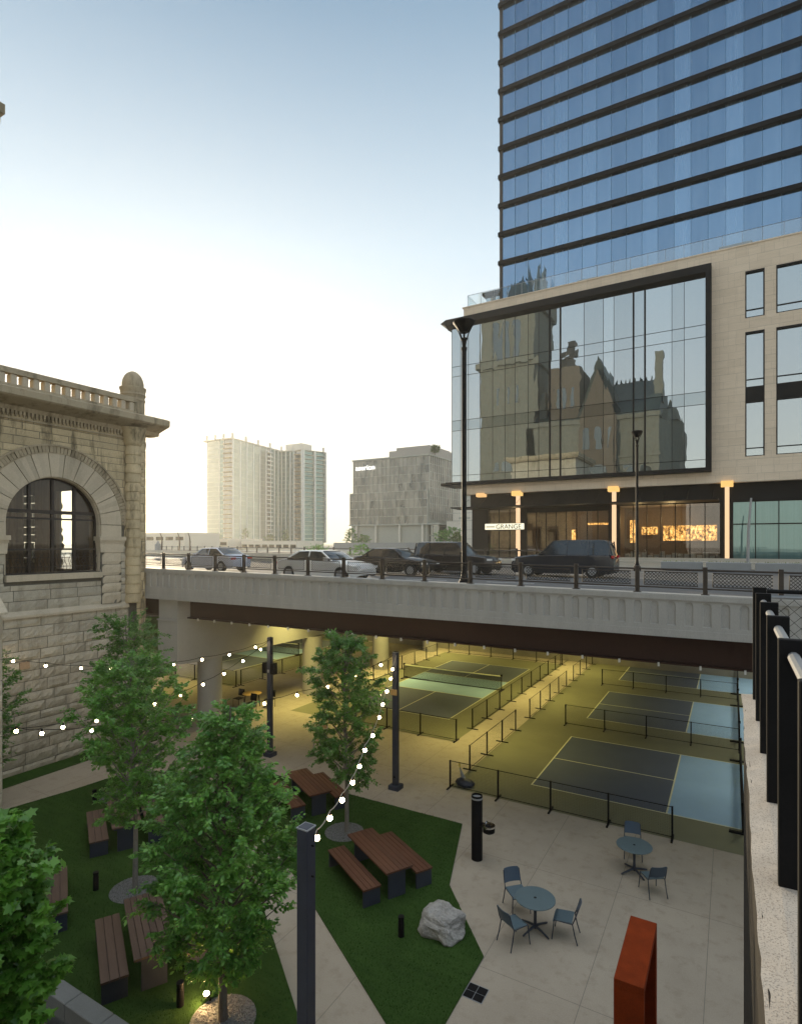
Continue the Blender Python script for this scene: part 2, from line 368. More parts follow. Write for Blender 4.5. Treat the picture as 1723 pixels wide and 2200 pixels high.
M['leaf_a']=leaf_mat('leaf_green',(.03,.12,.022),(.085,.26,.045),(.24,.50,.09))
M['leaf_b']=leaf_mat('leaf_bluegreen',(.03,.10,.026),(.08,.21,.048),(.20,.40,.09))
M['leaf_c']=leaf_mat('leaf_bright',(.035,.12,.012),(.08,.22,.025),(.18,.40,.055))
M['leaf_far']=leaf_mat('leaf_far',(.05,.07,.02),(.10,.13,.03),(.17,.19,.05))
# ================================================================ ground
def sheet(name, poly, z, m, th=None, kind='structure', label=None, cat=None):
    b=MB(); b.add([(x,y,z) for x,y in poly],[tuple(range(len(poly)))])
    o=b.build(name,m); tag(o,kind=kind); return o
sheet('courtyard_ground',[(-900,-300),(900,-300),(900,70),(-900,70)],0,M['yard'])
# raised city ground beyond the rail yard, an embankment leads up to it
b=MB(); b.add([(-2500,68,-.01),(2500,68,-.01),(2500,76,6.9),(-2500,76,6.9),(2500,3500,6.9),(-2500,3500,6.9)],[(0,1,2,3),(3,2,4,5)])
struct('city_ground',b,M['farground'])
b=MB(); b.prism([(-30,43.9),(60,43.9),(60,76.5),(-30,76.5)],-.2,7.2)
struct('street_plateau',b,M['farground'])
# court surfaces
sur=[(-8.88,18.93),(7,18.93),(7,50),(-8.88,50)]
sheet('court_apron',sur,.006,M['surround'])
sheet('court_apron',[(-20.3,23.4),(-10.72,23.4),(-10.72,42.3),(-20.3,42.3)],.006,M['surround'])
sheet('court_apron',[(-38,25.5),(-27.0,25.5),(-27.0,43.5),(-38,43.5)],.006,M['surround'])
W_,S_,K_=6.096,4.572,2.134
def court(name,ox,oy,along,label):
    # along 'x': long side runs in +x ; 'y': long side runs in +y
    r=thing(name,label,'sports court',(ox,oy,0),0,'pickleball courts in the courtyard')
    def q(x0,x1,y0,y1,z):
        if along=='x': return MB().add([(ox+x0,oy+y0,z),(ox+x1,oy+y0,z),(ox+x1,oy+y1,z),(ox+x0,oy+y1,z)],[(0,1,2,3)])
        return MB().add([(ox+y0,oy+x0,z),(ox+y1,oy+x0,z),(ox+y1,oy+x1,z),(ox+y0,oy+x1,z)],[(0,1,2,3)])
    Lg=13.41
    q(0,S_,0,W_,.011).build('service_area',M['court_dark'],r); q(S_,Lg-S_,0,W_,.011).build('kitchen_area',M['court_light'],r); q(Lg-S_,Lg,0,W_,.011).build('service_area',M['court_dark'],r)
    t=.051
    for a in [(0,Lg,0,t),(0,Lg,W_-t,W_),(0,t,t,W_-t),(Lg-t,Lg,t,W_-t),(S_-t,S_,t,W_-t),(Lg-S_,Lg-S_+t,t,W_-t),(t,S_-t,W_/2-t/2,W_/2+t/2),(Lg-S_+t,Lg-t,W_/2-t/2,W_/2+t/2)]:
        q(*a,.0155).build('court_line',M['line'],r)
    return r
court('pickleball_court',-6.39,20.59,'x','dark blue court nearest the wall, in front of the low front barrier')
court('pickleball_court',-6.39,29.88,'x','dark blue court behind the second cross barrier, middle of the right-hand courts')
court('pickleball_court',-6.37,39.27,'x','farthest right-hand court, half hidden under the brown bridge girder')
court('pickleball_court',-12.32-W_,26.17,'y','whole court with a net under the bridge, left of the yellow-lit walkway')
court('pickleball_court',-36.2,28.6,'y','far left court seen between the round bridge columns')
# game nets
def game_net(x0,y0,x1,y1,label):
    r=thing('court_net',label,'net',((x0+x1)/2,(y0+y1)/2,0),0,'nets across the courts')
    d=Vector((x1-x0,y1-y0,0)).normalized(); px=abs(d.x)>.5
    for (x,y) in ((x0,y0),(x1,y1)):
        o=MB().cyl((x,y,.02),(x,y,.93),.03,n=8).obox((x,y,.93),(.10,.10,.10)).build('post',M['black'],r)
        k=MB(); k.obox((x,y,.03),(.12,.75,.05) if px else (.75,.12,.05)); k.build('foot',M['black'],o)
    n=MB()
    if px: n.add([(x0,y0,.08),(x1,y1,.08),(x1,y1,.86),((x0+x1)/2,y0,.83),(x0,y0,.86)],[(0,1,2,3,4)])
    else: n.add([(x0,y0,.08),(x1,y1,.08),(x1,y1,.86),(x0,(y0+y1)/2,.83),(x0,y0,.86)],[(0,1,2,3,4)])
    n.build('net_mesh',M['gamenetx' if px else 'gamenet'],r)
    MB().tube([(x0,y0,.88),((x0+x1)/2,(y0+y1)/2,.855),(x1,y1,.88)],.03,6).build('top_tape',M['line'] if px else M['black'],r)
    MB().tube([(x0,y0,.05),(x1,y1,.05)],.025,6).build('bottom_bar',M['black'],r)
game_net(.308,20.3,.308,27.0,'net of the nearest court, beside the white ledge of the wall')
game_net(.308,29.6,.308,36.2,'net of the middle right-hand court, seen almost end on')
game_net(.328,39.0,.328,45.6,'net of the farthest right-hand court')
game_net(-18.75,32.87,-12.0,32.87,'long net of the court left of the walkway, with a yellow top band')
game_net(-36.5,35.3,-29.8,35.3,'net of the far left court behind the round columns')
# low barriers
def barrier(pts,label,foot=True,h=.99,group='low mesh barriers around the courts'):
    r=thing('court_barrier',label,'barrier',(pts[0][0],pts[0][1],0),0,group)
    a,c=Vector(pts[0]),Vector(pts[-1]); d=(c-a).normalized(); px=abs(d.x)>.5
    for (x,y) in pts:
        o=MB().obox((x,y,h/2),(.05,.05,h)).build('post',M['black'],r)
        MB().obox((x,y,.02),(.06,.56,.03) if px else (.56,.06,.03)).build('foot',M['black'],o)
    a3=(a.x,a.y,h-.02); c3=(c.x,c.y,h-.02)
    MB().cyl(a3,c3,.012,n=6).build('top_rail',M['black'],r)
    MB().cyl((a.x,a.y,.07),(c.x,c.y,.07),.012,n=6).build('bottom_rail',M['black'],r)
    MB().add([(a.x,a.y,.07),(c.x,c.y,.07),(c.x,c.y,h-.02),(a.x,a.y,h-.02)],[(0,1,2,3)]).build('mesh_panel',M['netx' if px else 'nety'],r)
P6=1.833
barrier([(-8.87+i*P6,18.93) for i in range(5)],'long front barrier between the cafe tables and the nearest court')
barrier([(-8.88,20.75+i*P6*1.0) for i in range(4)],'short barrier starting at the front corner beside the yellow walkway')
barrier([(-8.88,28.45+i*1.87) for i in range(5)],'second barrier along the right side of the yellow walkway')
barrier([(-8.88,37.7+i*1.93) for i in range(5)],'farthest barrier along the right side of the yellow walkway')
barrier([(-7.05+i*P6,28.35) for i in range(5)],'cross barrier between the nearest and the middle right-hand court')
barrier([(-7.05+i*P6,37.52) for i in range(5)],'cross barrier between the middle and the farthest right-hand court')
barrier([(-16.2+i*1.83,23.5) for i in range(4)],'front barrier of the left court, behind the second lamp pole')
barrier([(-10.73,25.4+i*1.86) for i in range(11)],'long barrier along the left side of the yellow walkway')
barrier([(-20.0+i*1.82,42.4) for i in range(6)],'back barrier behind the left court, along the far edge of the bridge')
barrier([(-20.15,31.3+i*1.86) for i in range(6)],'barrier on the left side of the left court, near the round columns')
barrier([(-26.6,26.0+i*1.9) for i in range(6)],'barrier of the far left court facing the round columns')
barrier([(-36+i*1.88,25.6) for i in range(6)],'front barrier of the far left court')
# grass plots
gr=[(-15.9,16.5),(-7.36,16.6),(-6.33,13.46),(-4.6,11.52),(-4.55,8.2),(-4.9,8.7),(-5.46,9.04),(-9.8,11.6),(-11.4,12.5),(-15.9,14.6)]
gr=[(-15.9,16.55),(-7.36,16.6),(-6.33,13.46),(-4.6,11.5),(-4.55,8.4),(-9.8,11.62),(-13.5,13.6),(-17.5,15.7)]
gl=[(-20.95,9.7),(-20.5,11.9),(-20.3,13.6),(-17.3,15.0),(-14.2,13.1),(-10.6,10.9),(-6.6,8.0),(-5.2,6.6),(-9.0,5.6),(-11.2,6.0),(-16.5,6.8),(-20.9,7.6)]
def turf(name,poly):
    b=MB(); b.prism(poly,0.004,.03); o=b.build(name,M['grass']); tag(o,kind='structure')
turf('lawn',gr); turf('lawn',gl)
turf('lawn',[(-23.7,8),(-22.78,8),(-22.78,14.5),(-22.4,17),(-23.7,17)])
sheet('distant_lawn',[(-64,34),(-36.5,24),(-36.5,30.5),(-44,38),(-60,48)],.02,M['lawn_far'])
# short grass blades, one mass
def blades():
    rng=np.random.default_rng(3); V=[];F=[]
    def inside(p,poly):
        c=False;j=len(poly)-1
        for i in range(len(poly)):
            xi,yi=poly[i];xj,yj=poly[j]
            if (yi>p[1])!=(yj>p[1]) and p[0]<(xj-xi)*(p[1]-yi)/(yj-yi)+xi: c=not c
            j=i
        return c
    for poly,n in ((gr,42000),(gl,42000)):
        xs=[p[0] for p in poly];ys=[p[1] for p in poly];k=0
        while k<n:
            x=rng.uniform(min(xs),max(xs));y=rng.uniform(min(ys),max(ys))
            if not inside((x,y),poly): continue
            k+=1; a=rng.uniform(0,6.28);h=rng.uniform(.02,.045);w=.006;dx,dy=w*math.cos(a),w*math.sin(a);lx,ly=rng.normal(0,.012,2)
            i=len(V);V+= [(x-dx,y-dy,.028),(x+dx,y+dy,.028),(x+lx,y+ly,.028+h)];F.append((i,i+1,i+2))
    b=MB();b.v=V;b.f=F;b.m=[0]*len(F);o=b.build('lawn_grass',M['grass'])
    tag(o,'short dark green turf covering the courtyard plots','grass',kind='stuff')
blades()
# gravel rings
for (x,y) in ((-10.28,14.32),(-13.21,9.26),(-8.17,7.54),(-18.6,12.4)):
    b=MB(); n=28; b.add([(x+.60*math.cos(2*math.pi*i/n),y+.60*math.sin(2*math.pi*i/n),.036) for i in range(n)],[tuple(range(n))]); rng=random.Random(int(x*10))
    for i in range(700):
        a=rng.uniform(0,6.28); rr=.59*math.sqrt(rng.random()); s=rng.uniform(.010,.022)
        b.obox((x+rr*math.cos(a),y+rr*math.sin(a),.04),(s*1.6,s*1.2,s),rng.uniform(0,3),rng.uniform(-.5,.5))
    o=b.build('gravel_ring',M['gravel']); tag(o,kind='structure')
# planting bed and low wall, bottom left
b=MB(); b.prism([(-14.6,6.4),(-8.5,5.2),(-8,3.5),(-14.6,3.5)],.0,.30); struct('planting_bed',b,M['mulch'])
b=MB()
pA,pB=Vector((-11.9,6.2)),Vector((-8.2,6.05))
a0=Vector((-13.5,6.45)); 
for i in range(7):
    x0=-13.2+i*.95; b.bbox(x0,x0+.94,5.86,6.19,.0,.6,.012)
single('low_stone_wall',b,M['lowwall'],'low grey stone coping wall running out of the picture at bottom left','wall')
# ================================================================ right-hand street edge wall
b=MB(); b.box(.12,.62,-4,7.53,0,7.17); b.box(.62,16,7.1,7.53,0,7.17); struct('street_slab',MB().box(.62,60,-30,7.1,6.9,7.16),M['asphalt'])
def rough_top():
    rng=random.Random(5); v=[];f=[]; nx,ny=5,90
    for j in range(ny+1):
        y=-2+j*(9.53/ny); e=.004*math.sin(y*3.1)+rng.uniform(-.004,.004)
        for i in range(nx+1):
            x=.10+e*(1 if i==0 else 0)+i*(.55/nx); v.append((x,y,7.181+rng.uniform(-.002,.002)-(.012 if i==0 else 0)))
    for j in range(ny):
        for i in range(nx): a=j*(nx+1)+i; f.append((a,a+1,a+nx+2,a+nx+1))
    n=len(v)
    for j in range(ny+1): v.append((v[j*(nx+1)][0]+.004,v[j*(nx+1)][1],7.162))
    for j in range(ny): f.append((j*(nx+1),(j+1)*(nx+1),n+j+1,n+j))
    return MB().add(v,f)
def ledge_mat():
    m,t=nt('ledge_concrete'); p=pbsdf(t,rough=.9); co=coords(t); n1=noise(t,co,3,5,.6); n2=noise(t,co,110,3,.7); n3=noise(t,co,45,4,.75)
    c=ramp(t,n1,[(.3,(.40,.345,.285)),(.7,(.54,.475,.40))]); c=mixc(t,ramp(t,n2,[(.52,(0,0,0)),(.62,(.75,.75,.75))]),c,(.17,.15,.13))
    c=mixc(t,ramp(t,n3,[(.62,(0,0,0)),(.70,(.8,.8,.8))]),c,(.10,.085,.07)); L(t,c,p.inputs['Base Color']); bump(t,p,n2,.5,.004); return m
r=thing('street_edge_wall','speckled concrete wall ledge under the black fence at the right edge','wall',(.3,2,0))
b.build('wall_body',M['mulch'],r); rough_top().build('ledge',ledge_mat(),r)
# black fence on that wall
fr=thing('street_fence','black street fence with flat posts and a grey pipe handrail, close at the right edge','fence',(.26,3,7.18))
for v in (7.30,6.44,5.47,4.46,3.40,2.40,1.35,.35):
    MB().bbox(.20,.325,v-.028,v+.028,7.18,8.40,.004).build('post',M['black'],fr)
MB().tube([(.263,y,8.315) for y in (7.28,5,2,0,-1.5)],.027,10).build('handrail_pipe',M['grey_metal'],fr)
b=MB()
for x in (1.7,3.1): b.bbox(x,x+.06,7.27,7.33,7.18,8.40,.004)
for k in (2.4,3.8): pass
for i,x in enumerate((1.9,3.6)): MB().bbox(x,x+.125,7.27,7.325,7.18,8.40,.004).build('post',M['black'],fr)
MB().tube([(.33,7.30,8.36),(5,7.30,8.36)],.022,8).build('top_pipe',M['black'],fr)
MB().tube([(.33,7.30,8.30),(5,7.30,8.30)],.02,8).build('handrail_pipe',M['grey_metal'],fr)
MB().tube([(.33,7.30,7.32),(5,7.30,7.32)],.02,8).build('bottom_pipe',M['black'],fr)
b=MB(); st=.118
k=-8
while k*st<4.6:
    # diamond wires between z 7.32 and 8.28
    x0=.33+k*st; pts=[]
    for sgn in (1,-1):
        A=(x0,7.30,7.32) if sgn==1 else (x0,7.30,8.28); dz=.96; x1=x0+dz
        B=(x1,7.30,8.28) if sgn==1 else (x1,7.30,7.32)
        xa,za,xb,zb=A[0],A[2],B[0],B[2]
        if xb<=.34 or xa>=5: continue
        if xa<.34: t=(.34-xa)/(xb-xa); za=za+(zb-za)*t; xa=.34
        if xb>4.95: t=(4.95-xa)/(xb-xa); zb=za+(zb-za)*t; xb=4.95
        b.tube([(xa,7.30,za),(xb,7.30,zb)],.0022,4,False)
    k+=1
b.build('wire_mesh',M['black'],fr)
# ================================================================ bridge
br=thing('road_bridge','pale concrete road bridge with arched relief panels, spanning the courtyard','bridge',(-12,30,0))
SL=lambda u: 7.50+(.30-u)*.0108      # parapet top height, falls gently to the right
def ztop(u): return SL(u)
def parapet():
    b=MB(); U0,U1=-23.9,16.0; pitch=.424; v0=17.0
    zb=6.37
    # front face with recessed round-headed panels, built strip by strip
    n=int((U1-U0)/pitch); first=.29-pitch*0
    k0=math.floor((U0-first)/pitch)+1
    def P(u,z,v=v0): return (u,v,z)
    def strip(u0,u1):
        t0,t1=ztop(u0),ztop(u1)
        b.add([P(u0,zb),P(u1,zb),P(u1,t1-.16),P(u0,t0-.16)],[(0,1,2,3)])
    c=first+k0*pitch; last=U0
    while c<U1-.3:
        hw=.105; zt=ztop(c); zl=zt-.86+.02; ap=zt-.20-hw; rv=.042
        strip(last,c-pitch/2+.0) if c-pitch/2>last+1e-4 else None
        uL,uR=c-pitch/2,c+pitch/2; tp=zt-.16
        # arch outline
        arc=[(c+hw*math.cos(a),ap+hw*math.sin(a)) for a in [math.pi*i/8 for i in range(9)]]   # right to left
        out=[(c+hw,zl)]+arc+[(c-hw,zl)]
        # outer faces: below, left, right, above
        b.add([P(uL,zb),P(uR,zb),P(uR,zl),P(c+hw,zl),P(c-hw,zl),P(uL,zl)],[(0,1,2,3,4,5)])
        b.add([P(c+hw,zl),P(uR,zl),P(uR,ap),P(c+hw,ap)],[(0,1,2,3)])
        b.add([P(uL,zl),P(c-hw,zl),P(c-hw,ap),P(uL,ap)],[(0,1,2,3)])
        top=[(uR-(uR-uL)*i/8,tp) for i in range(9)]; top[0]=(uR,ap); top[8]=(uL,ap); 
        for i in range(8): b.add([P(*arc[i]),P(*top[i]),P(*top[i+1]),P(*arc[i+1])],[(0,1,2,3)])
        b.add([P(uR,ap),P(uR,tp),P(*top[1])],[(0,1,2)]); b.add([P(uL,ap),P(*top[7]),P(uL,tp)],[(0,1,2)])
        # reveal and recessed panel
        m=len(out); inn=[(c+(x-c)*.80,(z-zl)*.985+zl+.012) for x,z in out]
        for i in range(m):
            j=(i+1)%m; b.add([P(*out[i]),P(*out[j]),P(*inn[j],v0+rv),P(*inn[i],v0+rv)],[(0,1,2,3)])
        b.add([P(*q,v0+rv) for q in inn],[tuple(range(m))])
        last=uR; c+=pitch
    strip(last,U1)
    return b
b=parapet(); b.build('relief_panel_wall',M['fascia'],br)
# coping, base band and the body behind, following the slope
b=MB(); 
def wedge(b,u0,u1,v0,v1,z0f,z1f):
    a=[(u0,v0,z0f(u0)),(u1,v0,z0f(u1)),(u1,v1,z0f(u1)),(u0,v1,z0f(u0)),(u0,v0,z1f(u0)),(u1,v0,z1f(u1)),(u1,v1,z1f(u1)),(u0,v1,z1f(u0))]
    b.add(a,[(0,3,2,1),(4,5,6,7),(0,1,5,4),(1,2,6,5),(2,3,7,6),(3,0,4,7)])
wedge(b,-23.93,16,16.965,17.45,lambda u:ztop(u)-.155,lambda u:ztop(u)-.02)
wedge(b,-23.93,16,16.99,17.44,lambda u:ztop(u)-.02,lambda u:ztop(u))
wedge(b,-23.93,16,16.975,17.0,lambda u:6.36,lambda u:6.56)
wedge(b,-23.93,16,17.06,17.42,lambda u:6.36,lambda u:ztop(u)-.155)
b.box(-23.93,-23.9,16.98,17.42,6.36,7.6)
b.build('coping',M['fascia'],br)
b=MB(); b.box(-24.5,16,17.42,44,6.9,7.14); b.box(-95,-24.5,17.42,75,6.9,7.13); b.build('deck_slab',M['cap'],br)
for v in (18.0,22.2,26.4,30.6,34.8,39.0,43.0):
    g=MB(); g.box(-32,16,v-.012,v+.012,5.50,6.9); g.box(-32,16,v-.19,v+.19,5.455,5.50); g.box(-32,16,v-.19,v+.19,6.84,6.9)
    if v==18.0:
        for i in range(25): g.box(-31+i*1.95-.008,-31+i*1.95+.008,v+.012,v+.17,5.5,6.84)
    g.build('steel_girder',M['girder'],br)
u=-23.0
while u<14: MB().obox((u,17.80,5.44),(.05,.09,.11)).build('flange_clamp',M['white'],br); u+=1.06
struct('bridge_road',MB().add([(-95,18.2,7.146),(60,18.2,7.146),(60,43.9,7.15),(-95,43.9,7.15)],[(0,1,2,3)]),M['asphalt'])
for y in (24.3,30.9,37.4):
    b=MB()
    for i in range(26): x=-60+i*4.2; b.add([(x,y,7.154),(x+2.2,y,7.154),(x+2.2,y+.11,7.154),(x,y+.11,7.154)],[(0,1,2,3)])
    struct('lane_marking',b,M['white'])
struct('bridge_walkway',MB().box(-95,60,17.46,18.2,7.14,7.27),M['cap'])
# pier cap, stub and columns
b=MB(); b.prof([(17.25,5.42),(17.25,3.42),(18.3,3.36),(44,3.36),(44,5.42)],-22.93,-21.59); b.build('pier_cap',M['cap'],br)
b=MB(); b.box(-22.90,-21.62,17.28,18.55,5.40,6.9); b.box(-22.95,-21.57,17.2,18.6,5.36,5.43); b.build('pier_stub',M['cap'],br)
for v in (19.6,26.95,34.65,42.3):
    MB().cyl((-22.15 if v<20 else -21.7,v,0),(-22.15 if v<20 else -21.7,v,3.4),.58,n=32,cap=False).build('round_column',M['cap'],br,smooth=True)
# strip lights below the deck: yellow, plus near-white fill added over the right courts
k=0
for v in (24.3,32.7,40.6):
    for u in (-30,-20.0,-9.8,2.0):
        r=thing('strip_light','strip light fixed under the bridge deck, out of direct sight','ceiling light',(u,v,6.8),0,'strip lights under the bridge deck')
        MB().box(u-.7,u+.7,v-.07,v+.07,6.78,6.88).build('housing',M['white'],r)
        MB().box(u-.66,u+.66,v-.05,v+.05,6.765,6.779).build('lens',M['yellowlamp'],r)
        ld=bpy.data.lights.new('deck_light','AREA'); ld.shape='RECTANGLE'; ld.size=1.4; ld.size_y=.3; ld.spread=R(98 if u<0 else 120); ld.color=(1,.84,.27) if u<0 else (.95,.97,.85)
        ld.energy={-30:22,-20.0:45,-9.8:34,2.0:20}[u]*(1 if v>30 else .75)
        lo=bpy.data.objects.new('deck_light',ld); link(lo,r); lo.location=(0,0,-.06); 
# railing on the bridge
def rail_thing(us,vy,base,label):
    r=thing('bridge_railing',label,'railing',(us[0],vy,base(us[0])))
    for u in us:
        b=MB(); z=base(u); b.bbox(u-.055,u+.055,vy-.055,vy+.055,z,z+.74,.006); b.obox((u,vy,z+.01),(.2,.16,.02)); b.build('post',M['bronze'],r)
    b=MB(); m=MB(); f=MB()
    for a,c in zip(us[:-1],us[1:]):
        A,C=a+.055,c-.055; za,zc=base(a),base(c)
        for h,t in ((.66,.028),(.16,.024)): b.tube([(A,vy,za+h),(C,vy,zc+h)],t,6)
        f.tube([(A+.12,vy,za+.22),(C-.12,vy,zc+.22),(C-.12,vy,zc+.58),(A+.12,vy,za+.58),(A+.12,vy,za+.22)],.014,4)
        m.add([(A+.12,vy,za+.22),(C-.12,vy,zc+.22),(C-.12,vy,zc+.58),(A+.12,vy,za+.58)],[(0,1,2,3)])
    b.build('rails',M['bronze'],r); f.build('panel_frame',M['bronze'],r); m.build('diamond_mesh',M['railmesh'],r)
    return r
rail_thing([1.08+1.684*(i-15) for i in range(25)],17.22,ztop,'black panel railing with diamond mesh on top of the bridge parapet')
# far parapet (flares away to the left) with its railing
def far_wall():
    A=Vector((-5,30.0)); 
    P1=Vector((-22.4,36.4)); P2=Vector((-78.8,57.3)); d=(P2-P1).normalized(); Q=P1-d*8.0; n=Vector((-d.y,d.x))
    r=thing('far_parapet','pale jointed concrete barrier on the far side of the road, left half','parapet',(P1.x,P1.y,7.14))
    Lh=(P2-Q).length+25; k=0; s=0; b=MB(); rz=math.atan2(d.y,d.x)
    while s<Lh:
        c=Q+d*(s+1.48); b.obox((c.x,c.y,7.55),(2.95,.3,.85),rz); b.obox((c.x,c.y,7.20),(2.95,.5,.2),rz); s+=3.0
    b.build('barrier_segments',M['farwall'],r)
    r2=thing('far_railing','thin dark railing standing behind the pale far barrier','railing',(P1.x,P1.y+6,7.1))
    b=MB(); off=n*-9.5 if n.y<0 else n*9.5; s=0; rl=MB()
    while s<Lh:
        c=Q+d*s+off; MB().obox((c.x,c.y,7.9),(.14,.14,1.25),rz).build('post',M['bronze'],r2); s+=3.3
    c0=Q+off; c1=Q+off+d*Lh
    for h in (8.35,7.75): rl.cyl((c0.x,c0.y,h),(c1.x,c1.y,h),.05,n=5)
    rl.build('rails',M['bronze'],r2)
    bb=MB(); c=(c0+c1)/2; bb.obox((c.x,c.y,7.3),(Lh,.3,.55),rz); bb.build('kerb_wall',M['farwall'],r2)
far_wall()
# ================================================================ rock-faced masonry
def rock_wall(plane,const,a0,a1,z0,z1,course=.42,hole=None,sgn=1,depth=.05,seed=1,wmin=.8,wmax=1.5,res=.11,hfun=None):
    """blocks with rough pillowed faces. plane 'x': x=const, a runs along y ; plane 'y': y=const, a runs along x"""
    rng=random.Random(seed); b=MB(); z=z0
    while z<z1-.05:
        h=min(course*rng.choice((.8,1,1,1.15)),z1-z)
        if z1-(z+h)<.12: h=z1-z
        a=a0-rng.uniform(0,wmax)
        while a<a1:
            w=rng.uniform(wmin,wmax); s0,s1=max(a,a0),min(a+w,a1); a+=w
            if s1-s0<.05: continue
            g=.010; s0+=g; s1-=g; y0,y1=z+g,z+h-g
            nx=max(2,int((s1-s0)/res)); nz=max(3,int((y1-y0)/res)); base=rng.uniform(.2,1)*depth; tx=rng.uniform(-.25,.25)*depth; tz=rng.uniform(-.3,.3)*depth
            V=[];F=[]
            for j in range(nz+1):
                for i in range(nx+1):
                    fx=i/nx; fz=j/nz; edge=min(fx*nx,(1-fx)*nx,fz*nz,(1-fz)*nz)
                    e=0 if edge<.5 else base+tx*(fx-.5)*2+tz*(fz-.5)*2+rng.uniform(-.4,.4)*depth
                    q=const+sgn*e; A=s0+(s1-s0)*fx; Z=y0+(y1-y0)*fz
                    V.append((q,A,Z) if plane=='x' else (A,q,Z))
            for j in range(nz):
                for i in range(nx):
                    k=j*(nx+1)+i; ca=s0+(s1-s0)*(i+.5)/nx; cz=y0+(y1-y0)*(j+.5)/nz
                    if hole and hole(ca,cz): continue
                    F.append((k,k+1,k+nx+2,k+nx+1) if (plane=='x')==(sgn>0) else (k,k+nx+1,k+nx+2,k+1))
            if F: b.add(V,F)
        z+=h
    return b
sb=thing('stone_station_building','rough limestone building with a big arched window, balustrade and domed corner turret','building',(-24,13,0))
X0=-23.78; AC=13.12; AR=1.87; SPR=9.71
def hole_out(a,z):     # arch with its dressed ring cut out of the rough facing
    R_=3.02
    if z>=9.2: return (a-AC)**2+(max(z-SPR,0))**2<R_*R_ if z>SPR else abs(a-AC)<R_
    if z>7.3: return abs(a-AC)<AR+.05
    return False
rock_wall('x',X0,9.9,16.35,-.05,6.0,.40,seed=2).build('lower_rock_wall',M['stone'],sb)
rock_wall('x',X0-.02,9.9,16.35,6.25,9.2,.40,hole=hole_out,seed=3,depth=.035).build('middle_wall',M['stone'],sb)
rock_wall('x',X0-.04,9.9,16.35,9.2,14.0,.34,hole=hole_out,seed=4,depth=.018,res=.09).build('upper_wall',M['stone_sun_glow'],sb)
# mortar body behind (with opening)
b=MB()
XB=X0-.085
b.box(XB-.4,XB,9.0,16.9,-.1,7.45)
b.box(XB-.4,XB,9.0,AC-AR,7.45,9.71); b.box(XB-.4,XB,AC+AR,16.9,7.45,9.71)
seg=24
for i in range(seg):
    t0=math.pi*i/seg; t1=math.pi*(i+1)/seg
    a=(AC+AR*math.cos(t0),SPR+AR*math.sin(t0)); c=(AC+AR*math.cos(t1),SPR+AR*math.sin(t1))
    z=14.2; b.add([(XB,a[0],a[1]),(XB,a[0],z),(XB,c[0],z),(XB,c[0],c[1])],[(0,1,2,3)])
    b.add([(XB-.4,a[0],a[1]),(XB-.4,a[0],z),(XB-.4,c[0],z),(XB-.4,c[0],c[1])],[(3,2,1,0)])
b.box(XB-.4,XB,9.0,AC-AR,9.71,14.2); b.box(XB-.4,XB,AC+AR,16.9,9.71,14.2)
b.build('wall_core',M['mortar'],sb)
# voussoirs and carved outer moulding
b=MB()
def ringseg(b,r0,r1,t0,t1,x0,x1,n=3):
    for k in range(n):
        a=t0+(t1-t0)*k/n; c=t0+(t1-t0)*(k+1)/n
        P=lambda r,t,x:(x,AC+r*math.cos(t),SPR+r*math.sin(t))
        vs=[P(r0,a,x0),P(r1,a,x0),P(r1,c,x0),P(r0,c,x0),P(r0,a,x1),P(r1,a,x1),P(r1,c,x1),P(r0,c,x1)]
        fs=[(4,5,6,7),(0,3,2,1),(1,2,6,5),(0,4,7,3)]
        if k==0: fs.append((0,1,5,4))
        if k==n-1: fs.append((3,7,6,2))
        b.add(vs,fs)
nv=13
for i in range(nv):
    t0=math.pi*i/nv+.006; t1=math.pi*(i+1)/nv-.006
    ringseg(b,AR+.02,2.84,t0,t1,X0-.1,X0+.055)
for s in (-1,1):
    for z0_,z1_ in ((9.2,9.70),): 
        a0,a1=sorted((AC+s*(AR+.02),AC+s*2.84)); b.box(X0-.1,X0+.055,a0,a1,z0_,z1_)
b.build('arch_ring',M['stone_smooth'],sb)
b=MB(); ringseg(b,AR-.02,AR+.02,0,math.pi,X0-.45,X0-.05,24)
for s in (-1,1): a0,a1=sorted((AC+s*(AR-.02),AC+s*(AR+.02))); b.box(X0-.45,X0-.05,a0,a1,7.7,9.71)
b.build('window_reveal',M['stone_smooth'],sb)
b=MB(); rng=random.Random(9)
for i in range(64):
    t0=math.pi*i/64; t1=math.pi*(i+1)/64; e=rng.uniform(.03,.07); ringseg(b,2.87,3.13,t0+.004,t1-.004,X0-.05,X0+e,1)
ringseg(b,3.13,3.20,0,math.pi,X0-.05,X0+.09,24); ringseg(b,2.84,2.87,0,math.pi,X0-.05,X0+.08,24)
b.build('carved_arch_moulding',M['cornice'],sb)
# imposts and pilasters
b=MB()
for (c0,c1) in ((AC+AR-.03,16.05),(AC-AR+.03,10.2)):
    b=MB(); a0,a1=min(c0,c1),max(c0,c1)
    b.box(X0-.3,X0+.16,a0-.08,a1+.08,9.02,9.2); b.box(X0-.3,X0+.11,a0-.04,a1+.04,8.92,9.02)
    b.prof([(a0-.02,8.92),(a0+.02,8.5),(a1-.02,8.5),(a1+.02,8.92)],X0-.3,X0+.08,'x')
    b.build('impost',M['stone_smooth'],sb)
rock_wall('x',X0+.05,AC+AR+.05,15.95,6.25,8.5,.42,seed=12,depth=.03,wmin=1.2,wmax=1.4).build('pilaster',M['stone_smooth'],sb)
MB().box(X0-.1,X0+.05,AC+AR+.05,15.95,6.25,8.5).build('pilaster_core',M['mortar'],sb)
b=MB(); b.box(X0-.5,X0+.12,AC-AR-.02,AC+AR+.05,7.42,7.66); b.build('window_sill',M['stone_smooth'],sb)
